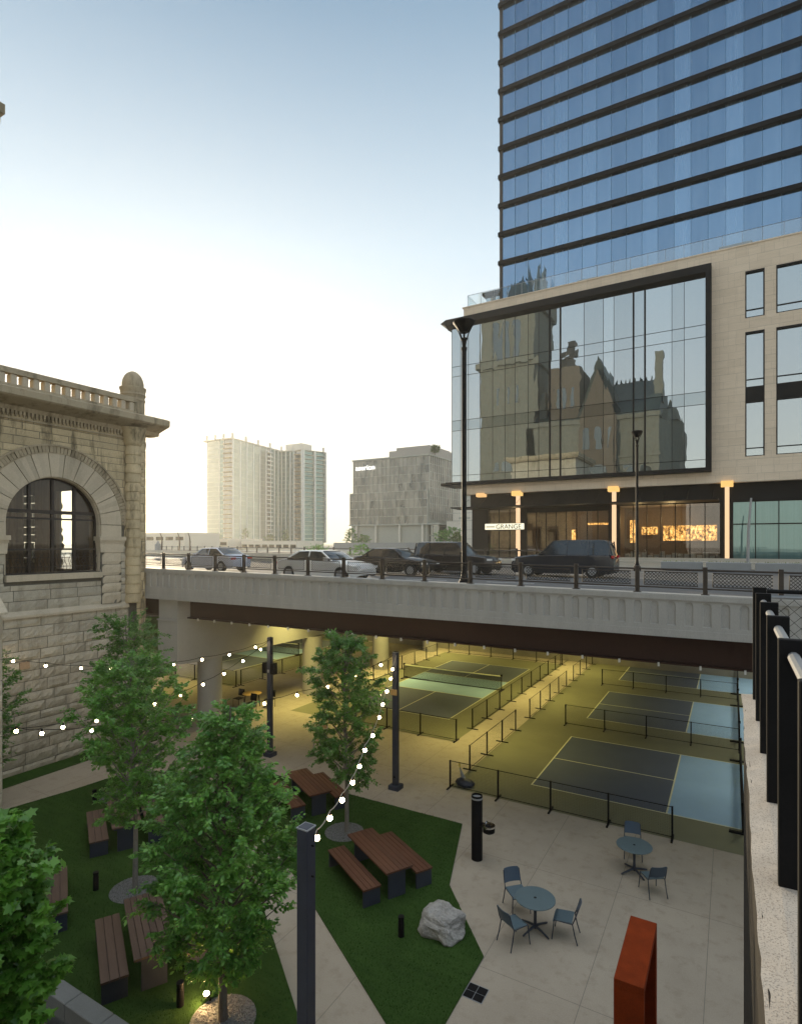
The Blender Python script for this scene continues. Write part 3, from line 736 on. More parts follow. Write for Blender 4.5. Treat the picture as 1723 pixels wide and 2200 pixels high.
b=MB(); b.prof([(X0-.1,6.0),(X0+.14,6.0),(X0+.14,6.1),(X0-.02,6.26),(X0-.1,6.26)],9.9,16.3,'y'); b.build('water_table',M['stone_smooth'],sb)
# arched window
w=MB(); XW=X0-.32
w.add([(XW,AC+AR*math.cos(math.pi*i/24),SPR+AR*math.sin(math.pi*i/24)) for i in range(25)]+[(XW,AC-AR,7.66),(XW,AC+AR,7.66)],[tuple(range(27))])
wi=w.build('arched_window',M['glass_clear'],sb)
b=MB()
for a in (12.23,13.13,14.02): 
    zt=SPR+math.sqrt(max(0,AR*AR-(a-AC)**2)); b.box(XW-.05,XW+.06,a-.055,a+.055,7.66,zt)
for i in range(24):
    t0=math.pi*i/24;t1=math.pi*(i+1)/24
    P=lambda r,t,x:(x,AC+r*math.cos(t),SPR+r*math.sin(t))
    b.add([P(AR-.09,t0,XW+.06),P(AR,t0,XW+.06),P(AR,t1,XW+.06),P(AR-.09,t1,XW+.06),P(AR-.09,t0,XW-.05),P(AR-.09,t1,XW-.05)],[(0,1,2,3),(0,3,5,4)])
b.box(XW-.05,XW+.06,AC-AR,AC-AR+.09,7.66,SPR); b.box(XW-.05,XW+.06,AC+AR-.09,AC+AR,7.66,SPR)
b.box(XW-.055,XW+.065,AC-AR,AC+AR,10.10,10.24); b.box(XW-.05,XW+.05,AC-AR,AC+AR,9.86,9.93); b.box(XW-.055,XW+.065,AC-AR,AC+AR,8.62,8.69); b.box(XW-.055,XW+.065,AC-AR,AC+AR,7.66,7.74)
b.build('window_frame',M['bronze'],wi)
b=MB(); rng=random.Random(4)
for k in range(26):
    a=AC-1.8+k*3.6/25; 
    pts=[(XW+.12,a,7.70),(XW+.12,a+.05,7.95),(XW+.12,a-.04,8.2),(XW+.12,a+.06*(1 if k%2 else -1),8.42),(XW+.12,a+.13*(1 if k%2 else -1),8.50),(XW+.12,a+.15*(1 if k%2 else -1),8.40)]
    b.tube(pts,.011,4)
    if k%3==0: b.tube([(XW+.12,a+.09*math.cos(t*.7),8.15+.09*math.sin(t*.7)) for t in range(10)],.010,4)
b.tube([(XW+.12,AC-1.8,7.95),(XW+.12,AC+1.8,7.95)],.012,4); b.tube([(XW+.12,AC-1.8,8.32),(XW+.12,AC+1.8,8.32)],.01,4)
b.build('iron_grille',M['bronze'],wi)
# room behind: floor, ceiling, far wall with openings
b=MB(); XR=-31.5
b.box(XR,X0-.45,8.5,17,7.1,7.4); b.box(XR,X0-.45,8.5,17,12.6,12.8); b.box(XR,X0-.45,8.3,8.5,7.1,12.8); b.box(XR,X0-.45,16.7,16.9,7.1,7.6); b.box(XR,X0-.45,16.7,16.9,11.6,12.8)
for x in (-31.5,-28.6,-25.6): b.box(x,x+1.2,16.7,16.9,7.4,11.6)
for a0,a1 in ((8.5,10.6),(12.2,13.1),(14.6,15.3)): b.box(XR-.2,XR,a0,a1,7.1,12.8)
b.box(XR-.2,XR,8.5,17,11.4,12.8); b.box(XR-.2,XR,8.5,17,7.1,7.9)
b.build('inner_room',mat('room_plaster',(.12,.08,.045),.9,.2,1,10,.1,.01,world=True),sb)
b=MB()
for a in (10.9,12.0,12.6,13.7): b.add([(-26.5+.1*math.sin(k*1.3),a+k*.09,7.5) for k in range(8)]+[(-26.5+.1*math.sin(k*1.3),a+k*.09,12.3) for k in range(8)],[(k,k+1,k+9,k+8) for k in range(7)])
b.build('curtain',mat('brown_curtain',(.16,.10,.055),.9,.3,1,10,.1,.01,stretch=(1,20,.2)),sb)
# cornice, dentils, balustrade (run along y and wrap the corner)
def run(b,prof,y0,y1):   # profile in (x,z)
    b.prof(prof,y0,y1,'y')
b=MB(); corn=[(X0-.6,14.0),(X0+.04,14.0),(X0+.10,14.16),(X0+.78,14.36),(X0+.86,14.42),(X0+.86,14.66),(X0+.62,14.76),(X0-.6,14.76)]
run(b,corn,9.5,17.9)
Y1=17.0; b.prof([(y,z) for y,z in [(Y1-.6,14.0),(Y1+.04,14.0),(Y1+.10,14.16),(Y1+.78,14.36),(Y1+.86,14.42),(Y1+.86,14.66),(Y1+.62,14.76),(Y1-.6,14.76)]],-40,X0+.0,'x')
b.build('cornice',M['cornice'],sb)
b=MB(); a=9.6
while a<16.2: b.box(X0-.02,X0+.075,a,a+.09,13.86,14.0); b.box(X0-.02,X0+.05,a+.02,a+.07,13.78,13.86); a+=.15
b.box(X0-.02,X0+.03,9.5,16.3,13.66,13.72)
b.build('dentils',M['cornice'],sb)
b=MB(); xr=X0+.42
b.bbox(xr-.17,xr+.17,9.4,16.35,15.24,15.46,.03); b.box(xr-.15,xr+.15,9.4,16.35,14.76,14.86)
b.build('balustrade_rail',M['cornice'],sb)
a=9.55; 
while a<16.2:
    MB().bbox(xr-.2,xr+.13,a,a+.22,14.86,15.24,.03).build('baluster',M['stone_smooth'],sb); a+=.405
# corner turret
cx_,cy_=-23.72,16.52
b=MB(); b.lathe([q for k in range(17) for q in ((.315,6.2+k*.42),(.35,6.225+k*.42),(.355,6.40+k*.42),(.315,6.615+k*.42))]+[(.34,13.35),(.40,13.5),(.52,13.95),(.6,14.15)],(cx_,cy_,0),20)
b.build('corner_shaft',M['stone_sun_glow'],sb,smooth=True)
b=MB(); b.lathe([(.50,14.7),(.50,15.38),(.53,15.40),(.53,15.47),(.50,15.49),(.50,15.58),(.56,15.66),(.52,15.72),(.55,15.90),(.57,15.94),(.57,16.0),(.46,16.03),(.465,16.2),(.43,16.38),(.35,16.56),(.23,16.69),(.10,16.76),(.01,16.77)],(cx_,cy_,0),24)
b.build('domed_finial',M['cornice'],sb,smooth=True)
rock_wall('y',17.0,-38,-23.45,-.05,14.0,.42,hole=lambda a,z:7.2<z<11.9 and (-30.3<a<-28.7 or -27.4<a<-25.7),sgn=1,seed=21,depth=.10,wmin=.6,wmax=1.2,res=.2).build('street_side_wall',M['stone_sun_glow'],sb)
rock_wall('x',-23.5,16.55,17.0,-.05,14.0,.42,sgn=1,seed=23,depth=.06,wmin=.5,wmax=.5,res=.12).build('corner_quoins',M['stone_sun_glow'],sb)
b=MB(); b.box(-38,-23.54,16.9,16.99,-.1,7.2); b.box(-38,-23.54,16.9,16.99,11.9,14.1); 
for x in (-38,-31.6,-28.7,-25.7): b.box(x,x+1.3,16.9,16.99,7.2,11.9)
b.box(-24.9,-23.54,16.9,16.99,7.2,11.9)
b.build('street_side_core',M['mortar'],sb)
b=MB(); b.box(-40,X0-.5,9,16.9,14.2,14.5); b.box(-40,-39.7,2,17,0,14.2); b.box(-40,X0-.5,9,9.3,0,14.2); b.build('roof_and_back',M['mortar'],sb)
MB().obox((X0+.03,11.9,4.15),(.06,.36,.28)).build('tan_patch_block',mat('tan_block',(.36,.26,.17),.9,.2,8,40,.3,.01),sb)
# station's taller wing left of the picture: only its cornice pokes in
tw=thing('station_tower_wing','corner of a high stone cornice just entering the picture at the upper left edge','building',(-28,5,0))
b=MB(); b.box(-36,-24.0,-2,9.8,0,24.2); b.build('wall',M['stone'],tw)
b=MB(); b.box(-36.5,-23.5,-2.5,10.60,24.2,24.4); b.box(-36.5,-23.3,-2.5,10.85,24.4,24.75); b.box(-36.5,-23.2,-2.5,10.96,24.75,25.1); b.build('cornice',M['cornice'],tw)
# stone buttress near the left edge
pr=thing('stone_buttress','pale rough stone buttress filling the left edge below the arched window','wall',(-16,6,0))
rock_wall('x',-14.93,3.0,7.0,0,7.15,.62,seed=31,depth=.07,wmin=.8,wmax=1.3).build('rock_face',M['stone_smooth'],pr)
rock_wall('y',7.0,-18.5,-14.93,0,7.15,.62,sgn=1,seed=33,depth=.07,wmin=.8,wmax=1.3).build('rock_face',M['stone_smooth'],pr)
b=MB(); b.box(-18.5,-14.96,3,6.97,0,7.2); b.prof([(-18.5,7.2),(-14.85,7.2),(-14.85,7.25),(-15.25,7.62),(-18.5,7.62)],3,7.08,'y'); b.build('core',M['stone_smooth'],pr)
# ================================================================ podium hotel
hp=thing('podium_hotel','tan stone hotel base with a huge black-framed glass wall mirroring a castle-like station','building',(-2,57,7.2))
VF=57.0; ZT=34.4
wins=[]   # (u0,u1,z0,z1)
cols=[(1.02,2.42),(3.24,8.9),(10.1,11.5),(12.4,18)]
b=MB()
def panel(u0,u1,z0,z1): b.box(u0,u1,VF,VF+.45,z0,z1)
panel(-25.1,-1.5,33.24,ZT); panel(-25.1,-1.5,14.35,15.19)
zz=[(28.17,32.17),(22.22,26.97),(16.35,21.1)]
us=[-1.5]+[x for c in cols for x in c]+[24]
for i in range(0,len(us),2): panel(us[i],us[i+1],14.35,ZT)
for c in cols:
    panel(c[0],c[1],32.17,ZT); panel(c[0],c[1],26.97,28.17); panel(c[0],c[1],14.35,16.35)
b.box(-25.1,-24.65,VF+.45,90,14.35,ZT)
b.build('stone_cladding',M['ashlar'],hp)
b=MB(); b.box(-25.25,24,VF-.06,VF+.5,ZT,ZT+.12); b.box(-25.25,24,VF-.02,90,14.2,14.36); b.build('coping',M['ashlar'],hp)
b=MB(); b.box(-24.6,24,VF+.5,90,ZT-.4,ZT-.02); b.box(-24.6,24,58.2,90,12.7,ZT-.5); b.box(-24.6,24,63.0,90,7.2,12.69); b.build('body',M['darkmetal'],hp)
for c in cols:
    for z0,z1 in zz:
        g=MB(); zm=z0+.70; g.add([(c[0],VF+.2,z0),(c[1],VF+.2,z0),(c[1],VF+.2,zm),(c[0],VF+.2,zm)],[(0,1,2,3)]); g.add([(c[0],VF+.2,zm),(c[1],VF+.2,zm),(c[1],VF+.203,z1),(c[0],VF+.203,z1)],[(0,1,2,3)])
        o=g.build('window',M['glass_podium'],hp)
        f=MB(); t=.09
        f.box(c[0],c[0]+t,VF-.02,VF+.25,z0,z1); f.box(c[1]-t,c[1],VF-.02,VF+.25,z0,z1); f.box(c[0]+t,c[1]-t,VF-.02,VF+.25,z1-t*1.6,z1); f.box(c[0]+t,c[1]-t,VF-.0,VF+.25,z0,z0+t*.7); f.box(c[0]+t,c[1]-t,VF+.12,VF+.22,zm-.04,zm+.04)
        f.build('frame',M['darkmetal'],o)
    MB().box(c[0],c[1],VF+.01,VF+.3,21.1,22.22).build('spandrel_panel',M['darkmetal'],hp)
# big frame
b=MB(); FV=VF-.75
b.box(-1.96,-1.5,FV,VF+.1,15.19,33.24)
b.prof([(FV,33.24),(FV,32.55),(VF-.1,32.30),(VF+.1,32.30),(VF+.1,33.24)],-26.9,-1.96,'x')
b.add([(-26.9,FV,33.24),(-26.9,FV,32.6),(-26.9,VF+3,32.6),(-26.9,VF+3,33.24),(-27.7,FV+.3,33.05),(-27.7,VF+3,33.05)],[(0,1,4),(1,2,5,4),(3,0,4,5),(2,3,5)])
b.box(-26.9,-1.96,FV,VF+.1,15.19,15.55)
b.box(-27.6,-26.9,FV+.2,VF+3,15.22,15.5)
b.box(-26.9,-24.8,VF+.1,VF+9,15.19,15.5); b.box(-26.9,-24.8,VF+.1,VF+9,32.4,33.24)
b.build('black_frame',M['darkmetal'],hp)
# curtain wall
mul=[-26.45,-25.4,-24.5,-23.13,-21.74,-20.39,-19.3,-17.92,-16.83,-15.7,-14.65,-12.37,-10.58,-9.62,-7.89,-6.9,-4.65,-3.65,-1.96]
rows=[15.55,16.31,21.18,22.29,27.11,28.18,32.35]
rng=random.Random(11); GV=VF-.12
for r in range(6):
    g=MB()
    for i in range(len(mul)-1):
        a=[rng.uniform(-.0025,.0025) for _ in range(4)]
        g.add([(mul[i],GV+a[0],rows[r]),(mul[i+1],GV+a[1],rows[r]),(mul[i+1],GV+a[2],rows[r+1]),(mul[i],GV+a[3],rows[r+1])],[(0,1,2,3)])
    g.add([(-26.45,GV,rows[r]),(-26.45,GV+9,rows[r]),(-26.45,GV+9,rows[r+1]),(-26.45,GV,rows[r+1])],[(0,1,2,3)])
    g.build('spandrel_glass_row' if r==2 else 'glass_row',M['glass_spandrel'] if r==2 else M['glass_podium'],hp)
b=MB()
for i,x in enumerate(mul[:-1]):
    t=.07 if x in (-15.7,-14.65,-7.89,-6.9) else .018
    b.box(x-t,x+t,GV-.10 if t>.05 else GV-.03,GV+.05,15.55,32.4)
for z in rows[1:-1]: b.box(-26.45,-1.96,GV-.02,GV+.04,z-.022,z+.022)
b.build('mullions',M['black'],hp)
# ground floor
b=MB(); SV=VF+.7
b.box(-24.6,24,SV,SV+.4,12.6,14.3); b.box(-24.6,24,SV,SV+.3,7.2,7.5)
for u0,u1 in ((-24.4,-22.55),(-19.0,-18.35),(-10.25,-9.25),(-.85,.10)): b.box(u0,u1,SV-.06,SV+.5,7.2,12.9)
b.box(-18.35,-10.25,SV+.02,SV+.2,12.1,12.6)
b.build('ground_floor_cladding',M['darkmetal'],hp)
b=MB(); b.prof([(VF-1.6,12.66),(VF-1.6,12.78),(VF+.72,12.86),(VF+.72,12.60)],-25.9,-.95,'x')
for k in range(13): u=-24.8+k*1.95; b.tube([(u,VF-1.3,12.8),(u+.0,VF+.68,13.7)],.02,4)
b.build('awning',M['darkmetal'],hp)
warm=emis('glowing_stone',(1,.66,.38),.17)  # stone emits to look lit
for (u,tw_) in ((-19.17,.17),(-9.70,.17),(-.33,.17)):
    p=MB(); p.box(u-tw_,u+tw_,VF+.25,VF+.62,7.2,13.86); o=p.build('glow_pilaster',warm,hp)
    MB().box(u-.47,u+.47,VF-.3,VF+.64,13.86,14.34).build('glow_capital',emis('warm_capital',(1,.60,.20),.17),o)
MB().box(-23.6,-22.7,VF-.2,VF+.64,13.9,14.30).build('glow_capital',emis('warm_capital2',(1,.6,.25),.15),hp)
def shop_bay(u0,u1,n,teal=False,trans=None):
    g=MB()
    for i in range(n):
        a=u0+(u1-u0)*i/n; c=u0+(u1-u0)*(i+1)/n; g.add([(a,SV+.1,7.5),(c,SV+.1,7.5),(c,SV+.1,12.6),(a,SV+.1,12.6)],[(0,1,2,3)])
    o=g.build('shop_window',M['glass_teal'] if teal else M['glass_shop'],hp); f=MB()
    for i in range(n+1): a=u0+(u1-u0)*i/n; f.box(a-.035,a+.035,SV+.04,SV+.16,7.5,12.6)
    f.box(u0,u1,SV+.04,SV+.16,12.52,12.6)
    if trans: f.box(u0,u1,SV+.035,SV+.165,trans-.05,trans+.05)
    f.build('frame',M['black'],o)
shop_bay(-22.55,-19.0,3); shop_bay(-18.35,-10.25,8); shop_bay(-9.25,-.85,7); shop_bay(.10,22,13,True,10.6)
# restaurant interior
b=MB(); b.box(-24.4,.05,SV+5.0,SV+5.1,7.2,12.6); b.box(-24.4,.05,SV+.5,SV+5,7.2,7.28); b.box(-24.4,.05,SV+.5,SV+5,12.55,12.6)
for u in (-18.7,-9.7,-.3): b.box(u-.15,u+.15,SV+.5,SV+5,7.2,12.6)
b.build('restaurant_walls',mat('brown_interior',(.055,.034,.02),.8,.4,1,6,.1,.01,world=True),hp)
def shelf_mat():
    m,t=nt('back_bar_glow'); o=N(t,'ShaderNodeOutputMaterial'); e=N(t,'ShaderNodeEmission'); co=coords(t)
    n=noise(t,co,5,3,.8,(1,1,.8)); c=ramp(t,n,[(.42,(.06,.02,.005)),(.56,(.9,.42,.10)),(.72,(1,.75,.35))]); L(t,c,e.inputs[0]); e.inputs[1].default_value=.36; L(t,e.outputs[0],o.inputs[0]); return m
sm=shelf_mat()
b=MB(); b.box(-5.9,-1.2,SV+4.8,SV+4.98,9.2,10.7); b.box(-9.0,-8.5,SV+4.7,SV+4.98,9.0,11.3); b.box(-7.9,-6.4,SV+4.7,SV+4.98,9.8,10.6); b.box(-17.6,-16.2,SV+4.8,SV+4.98,7.8,8.6); b.box(-14.9,-14.5,SV+4.8,SV+4.98,9.0,10.4); b.box(-13.2,-11,SV+4.7,SV+4.98,10.9,11.1)
b.build('lit_bar_shelves',sm,hp)
b=MB(); rng=random.Random(8)
for i in range(16):
    u=-9+i*.52; h=rng.uniform(.5,.9); b.box(u,u+.40,SV+1.5,SV+2,7.28,7.28+h)
    u=-18+i*.48; b.box(u,u+.34,SV+1.8,SV+2.3,7.28,7.28+h)
b.build('dining_chairs',mat('pale_upholstery',(.22,.20,.17),.8,.3,2,10,.1,.01),hp)
for (u,e_) in ((-5,60),(-8,30),(-14,35),(-20.5,20)):
    ld=bpy.data.lights.new('restaurant_lamp','POINT'); ld.energy=e_*.9; ld.color=(1,.66,.3); ld.shadow_soft_size=.3
    lo=bpy.data.objects.new('restaurant_lamp',ld); link(lo,hp); lo.location=(u+2,SV+3-57,11.2-7.2)
b=MB(); b.box(-26,24,VF-2.2,VF-.0,7.2,7.36); struct('hotel_pavement',b,M['farwall'])
b=MB(); b.box(-9.2,24,VF-.6,VF+.1,7.36,7.62); single('plinth_kerb',b,M['farwall'],'pale stone kerb along the foot of the hotel shopfront','kerb')
# sign
sg=thing('restaurant_sign','backlit cream box sign with dark capital letters on the hotel front','sign',(-20.3,VF-.6,10.3))
MB().box(-22.35,-18.2,VF-.75,VF-.55,10.36,10.98).build('light_box',emis('sign_face',(1,.93,.68),.19),sg)
MB().box(-22.40,-18.15,VF-.55,VF-.50,10.31,11.03).build('back_frame',M['darkmetal'],sg)
def text(s,name,loc,size,m,parent,rot=(R(90),0,0),ext=.01,sx=1):
    cu=bpy.data.curves.new(name,'FONT'); cu.body=s; cu.size=size; cu.extrude=ext
    try: cu.align_x='LEFT'
    except Exception: pass
    to=bpy.data.objects.new(name,cu); COL.objects.link(to); bpy.context.view_layer.update()
    dg=bpy.context.evaluated_depsgraph_get(); me=bpy.data.meshes.new_from_object(to.evaluated_get(dg)); bpy.data.objects.remove(to)
    o=bpy.data.objects.new(name,me); link(o,parent); me.materials.clear(); me.materials.append(m)
    o.rotation_euler=rot; o.scale=(sx,1,1)
    o.location=Vector(loc)-Vector(MW[parent].translation); MW[o]=MW[parent]; return o
dk=mat('sign_letters_dark',(.012,.011,.008),.6,.1,5,20,0)
text('GRANGE','sign_letters',(-21.15,VF-.76,10.44),.66,dk,sg,sx=1.02)
b=MB()
for i in range(9): b.box(-22.2+i*.105,-22.2+i*.105+.07,VF-.76,VF-.75,10.60,10.72)
b.build('small_lettering',dk,sg)
# terrace rail and pavilion
tr=thing('terrace_balustrade','clear glass balustrade along the hotel roof terrace','railing',(-2,57.1,ZT))
MB().add([(-24.7,VF+.2,ZT+.12),(24,VF+.2,ZT+.12),(24,VF+.2,ZT+1.35),(-24.7,VF+.2,ZT+1.35)],[(0,1,2,3)]).add([(-24.7,VF+.2,ZT+.12),(-24.7,VF+12,ZT+.12),(-24.7,VF+12,ZT+1.35),(-24.7,VF+.2,ZT+1.35)],[(0,1,2,3)]).build('glass_panels',M['glass_rail'],tr)
b=MB(); b.tube([(-24.7,VF+12,ZT+1.37),(-24.7,VF+.2,ZT+1.37),(24,VF+.2,ZT+1.37)],.025,4)
for i in range(33): b.box(-24.7+i*1.5-.015,-24.7+i*1.5+.015,VF+.18,VF+.22,ZT+.1,ZT+1.35)
b.build('rail',M['grey_metal'],tr)
for i,(u,w,h) in enumerate(((-17.5,2.6,.9),(-13.5,2.0,1.1),(-9.0,3.0,.9),(-5.5,1.8,1.0),(-1,2.6,1.2),(3,2.6,1.0))):
    b=MB(); b.bbox(u,u+w,58.3,59.1,ZT,ZT+h*.5,.04); b.bbox(u,u+w,58.85,59.1,ZT+h*.5,ZT+h,.04); 
    single('terrace_sofa',b,M['planter'],'grey terrace seat behind the glass balustrade, %s from the left end'%('first second third fourth fifth sixth'.split()[i]),'sofa','grey seats on the hotel terrace')
pv=thing('terrace_pavilion','dark low pavilion at the left end of the hotel terrace','pavilion',(-24,60,ZT))
MB().box(-24.4,-20.9,60.5,64,36.95,37.25).build('roof',M['darkmetal'],pv); MB().box(-24.1,-21.0,61,63.8,ZT,36.95).build('glass_wall',M['glass_podium'],pv)
# ================================================================ tower
tw=thing('glass_tower','tall blue glass tower with black horizontal bands, rising out of the top right','skyscraper',(2,62,ZT))
TV=60.0; TL=-22.1; TRt=24.0; rng=random.Random(6)
zf=[36.59+3.15*i for i in range(13)]     # band centres; the lowest one stays behind the terrace
b=MB(); b.box(TL+.15,TRt,TV+.2,90,ZT-.1,zf[-1]); b.build('core',M['darkmetal'],tw)
lev=[ZT]+[39.74+3.15*i for i in range(12)]
for r in range(len(lev)-1):
    g=MB(); u=TL+.35; i=0
    while u<TRt-.1:
        u2=min(u+1.42,TRt); a=[rng.uniform(-.009,.009) for _ in range(4)]
        g.add([(u+.012,TV+a[0],lev[r]),(u2-.012,TV+a[1],lev[r]),(u2-.012,TV+a[2],lev[r+1]),(u+.012,TV+a[3],lev[r+1])],[(0,1,2,3)]); u=u2
    g.build('glass_storey',M['glass_tower'],tw)
for z in lev[1:]:
    b=MB(); b.box(TL-.05,TRt,TV-.34,TV+.1,z-.215,z+.215); b.box(TL-.12,TL+.1,TV-.3,TV+6,z-.19,z+.19); b.build('black_band',M['black'],tw)
b=MB(); u=TL+.35
while u<TRt: b.box(u-.012,u+.012,TV-.05,TV+.05,ZT,lev[-1]); u+=1.42
b.build('fins',mat('blue_fin',(.05,.13,.19),.3,.1,3,20,0),tw)
MB().box(TL,TL+.33,TV-.08,TV+.3,ZT,lev[-1]).build('corner_column',M['bronze'],tw)
g=MB(); g.add([(TL,TV+.3,ZT),(TL,90,ZT),(TL,90,lev[-1]),(TL,TV+.3,lev[-1])],[(0,1,2,3)]); g.build('side_glass',M['glass_tower'],tw)
# ================================================================ station hotel behind the camera, mirrored in the glass
ch=thing('station_hotel','castle-like stone station with a spired clock tower, visible mirrored in the hotel glass','building',(-30,-18,7.2))
def arch_win(b,u,z,w,h,y):
    n=8; pts=[(u-w/2,y,z),(u+w/2,y,z)]+[(u+w/2*math.cos(math.pi*i/n),y,z+h+w/2*math.sin(math.pi*i/n)) for i in range(n+1)]
    b.add(pts,[tuple(range(len(pts)))])
CS=stone_mat('station_stone',(.175,.18,.155),.3,(.30,.25,.19)); CR=mat('slate_roof',(.035,.05,.045),.6,.25,.4,6,.2,.03,world=True)
CB=stone_mat('station_red_stone',(.15,.125,.10),.3,(.2,.14,.1))
b=MB(); b.box(-41,-13,-40,-16,6,36); b.build('main_walls',CS,ch)
b=MB(); b.box(-41.3,-12.7,-40.3,-15.6,35.6,36.6); b.box(-41.2,-12.8,-16,-15.75,27.4,27.9); b.box(-53.6,-38.6,-32,-15.2,51,52.4); b.build('string_courses',CS,ch)
b=MB(); b.prof([(-15.8,36.6),(-28,46.5),(-40,36.6)],-24,-13.2,'x'); b.prof([(-15.8,36.6),(-28,45),(-40,36.6)],-41,-24,'x')
b.build('slate_roof',CR,ch)
b=MB(); b.prof([(-29.5,36),(-25.2,47.3),(-21,36)],-15.5,-17.2,'y'); b.box(-29.3,-21.2,-17,-15.4,6,36); b.build('front_gable',CB,ch)
b=MB(); b.prof([(-30.2,36),(-25.4,50.5),(-19.8,36)],-16.6,-30,'y'); b.build('gable_roof',CR,ch)
b=MB(); b.box(-52.7,-39.2,-30,-16,6,66); b.build('clock_tower',CS,ch)
b=MB(); b.box(-53.4,-38.5,-30.7,-15.3,64.5,67)
for x in (-53.3,-39.8): 
    for y in (-30.6,-16.6): b.cyl((x+.6,y+.6,64),(x+.6,y+.6,72),.9,.8,8); b.cyl((x+.6,y+.6,72),(x+.6,y+.6,76),.9,.05,8)
b.build('tower_parapet',CS,ch)
b=MB(); b.add([(-50.5,-28,66),(-41.4,-28,66),(-41.4,-18.2,66),(-50.5,-18.2,66),(-48.6,-26,74.5),(-43.3,-26,74.5),(-43.3,-20.2,74.5),(-48.6,-20.2,74.5),(-47,-24,78),(-45,-24,78),(-45,-22,78),(-47,-22,78)],
  [(0,1,5,4),(1,2,6,5),(2,3,7,6),(3,0,4,7),(4,5,9,8),(5,6,10,9),(6,7,11,10),(7,4,8,11),(8,9,10,11)]); b.cyl((-46.3,-23,78),(-46.3,-23,82),.35,.05,6); b.cyl((-45.6,-23,78),(-45.6,-23,81),.3,.05,6); b.build('tower_spire',CR,ch)
b=MB(); b.box(-36,-29.5,-28,-17,36,49); b.cyl((-33,-22,49),(-33,-22,53),2.2,1.4,6); b.box(-33.3,-31.6,-24,-22,53,56.5); b.build('round_turret_block',CB,ch)
b=MB(); b.box(-14.6,-12.9,-24,-22,40,51); b.box(-38.5,-37,-20,-18,36,44); b.build('chimney',CS,ch)
b=MB(); b.add([(-13,-16,6),(-9.5,-22,6),(-9.5,-38,6),(-13,-38,6),(-13,-16,35),(-9.5,-22,35),(-9.5,-38,35),(-13,-38,35)],[(0,3,2,1),(4,5,6,7),(0,1,5,4),(1,2,6,5),(2,3,7,6),(3,0,4,7)]); b.cyl((-11.5,-21,35),(-11.5,-21,40),2,.1,8); b.build('side_wing',CS,ch)
b=MB()
for u in (-37.5,-34.6,-31.8,-18.6,-15.4): arch_win(b,u,21.5,1.9,3.6,-15.97)
for u in (-37.5,-34.6,-31.8,-18.6,-15.4): arch_win(b,u,10,1.9,5,-15.97)
for u in (-27.6,-25.2,-22.8): arch_win(b,u,29.5,1.3,4.2,-15.36)
arch_win(b,-25.2,20.5,3.4,4,-15.36)
for u in (-48.3,-46,-43.7):
    arch_win(b,u,53,1.5,8,-15.97); b.box(u-.3,u+.3,-16,-15.95,42,46); arch_win(b,u,26,1.6,1.6,-15.97); arch_win(b,u,12,1.6,4,-15.97)
for u in (-34.5,-32.8,-31): arch_win(b,u,40,.8,4,-16.97)
b.build('windows',M['glass_dark'],ch)
b=MB()
for i in range(10): b.cyl((-23.3+i*1.05,-28,46.4),(-23.3+i*1.05,-28,47.4),.3,.1,5)
b.build('ridge_finials',CR,ch)
# ================================================================ far buildings
def facade(parent,P0,P1,z0,z1,floors,bays,glass,slab=.35,fin=.5,prj=.5,finm=None,slabm=None,nm='glass_wall'):
    P0,P1=Vector(P0),Vector(P1); d=P1-P0; Ln=d.length; d/=Ln; n=Vector((d.y,-d.x))
    g=MB(); hh=(z1-z0)/floors; ww=Ln/bays
    for j in range(floors):
        for i in range(bays):
            a=P0+d*(i*ww); c=P0+d*((i+1)*ww); t=random.uniform(-.008,.008)
            g.add([(a.x,a.y,z0+j*hh),(c.x+n.x*t,c.y+n.y*t,z0+j*hh),(c.x,c.y,z0+(j+1)*hh),(a.x-n.x*t,a.y-n.y*t,z0+(j+1)*hh)],[(0,1,2,3)])
    g.build(nm,glass,parent)
    rz=math.atan2(d.y,d.x); m=(P0+P1)/2
    if slab:
        s=MB()
        for j in range(floors+1): q=m+n*prj/2; s.obox((q.x,q.y,z0+j*hh),(Ln,prj,slab),rz)
        s.build('floor_slabs',slabm or M['pale'],parent)
    if fin:
        f=MB()
        for i in range(bays+1): q=P0+d*(i*ww)+n*(prj*.6); f.obox((q.x,q.y,(z0+z1)/2),(fin,prj*1.2,z1-z0),rz)
        f.build('fins',finm or M['white'],parent)
cd=thing('condo_tower','tall pale glass apartment tower with a bent plan, against the bright sky at left','building',(-290,300,7))
FL=22
C1,C2,C3,C4,C5=(-309.6,271.5),(-286.9,273.1),(-295.5,330.5),(-277.2,333.0),(-270.5,351)
slim=mat('condo_line',(.38,.38,.33),.7,.1,2,10,0)
MB().prism([(-309.2,272.6),(-287.8,274.0),(-296.3,331.4),(-278.0,334.0),(-271.5,351),(-300,352),(-325,300)],7,78.6).build('core',slim,cd)
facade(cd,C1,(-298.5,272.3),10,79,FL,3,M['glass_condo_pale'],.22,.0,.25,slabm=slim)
brn=mat('condo_brown',(.30,.21,.12),.8,.2,1,5,0)
facade(cd,(-294.9,272.6),C2,10,79,FL,1,M['glass_dark'],.5,.0,1.6,slabm=brn,nm='balcony_wall')
facade(cd,(-298.5,272.3),(-294.9,272.6),10,79,FL,1,M['glass_condo'],.15,.5,.2)
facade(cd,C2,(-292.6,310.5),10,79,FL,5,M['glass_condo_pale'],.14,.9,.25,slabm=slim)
facade(cd,(-292.6,310.5),(-293.4,316.0),10,79,FL,1,M['glass_dark'],.7,0,2.0,slabm=M['white'],nm='balcony_wall')
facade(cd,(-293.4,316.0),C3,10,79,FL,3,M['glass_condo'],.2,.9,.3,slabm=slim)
facade(cd,C3,(-284,332.1),10,79,FL,3,M['glass_condo'],.25,1.0,.4,slabm=slim)
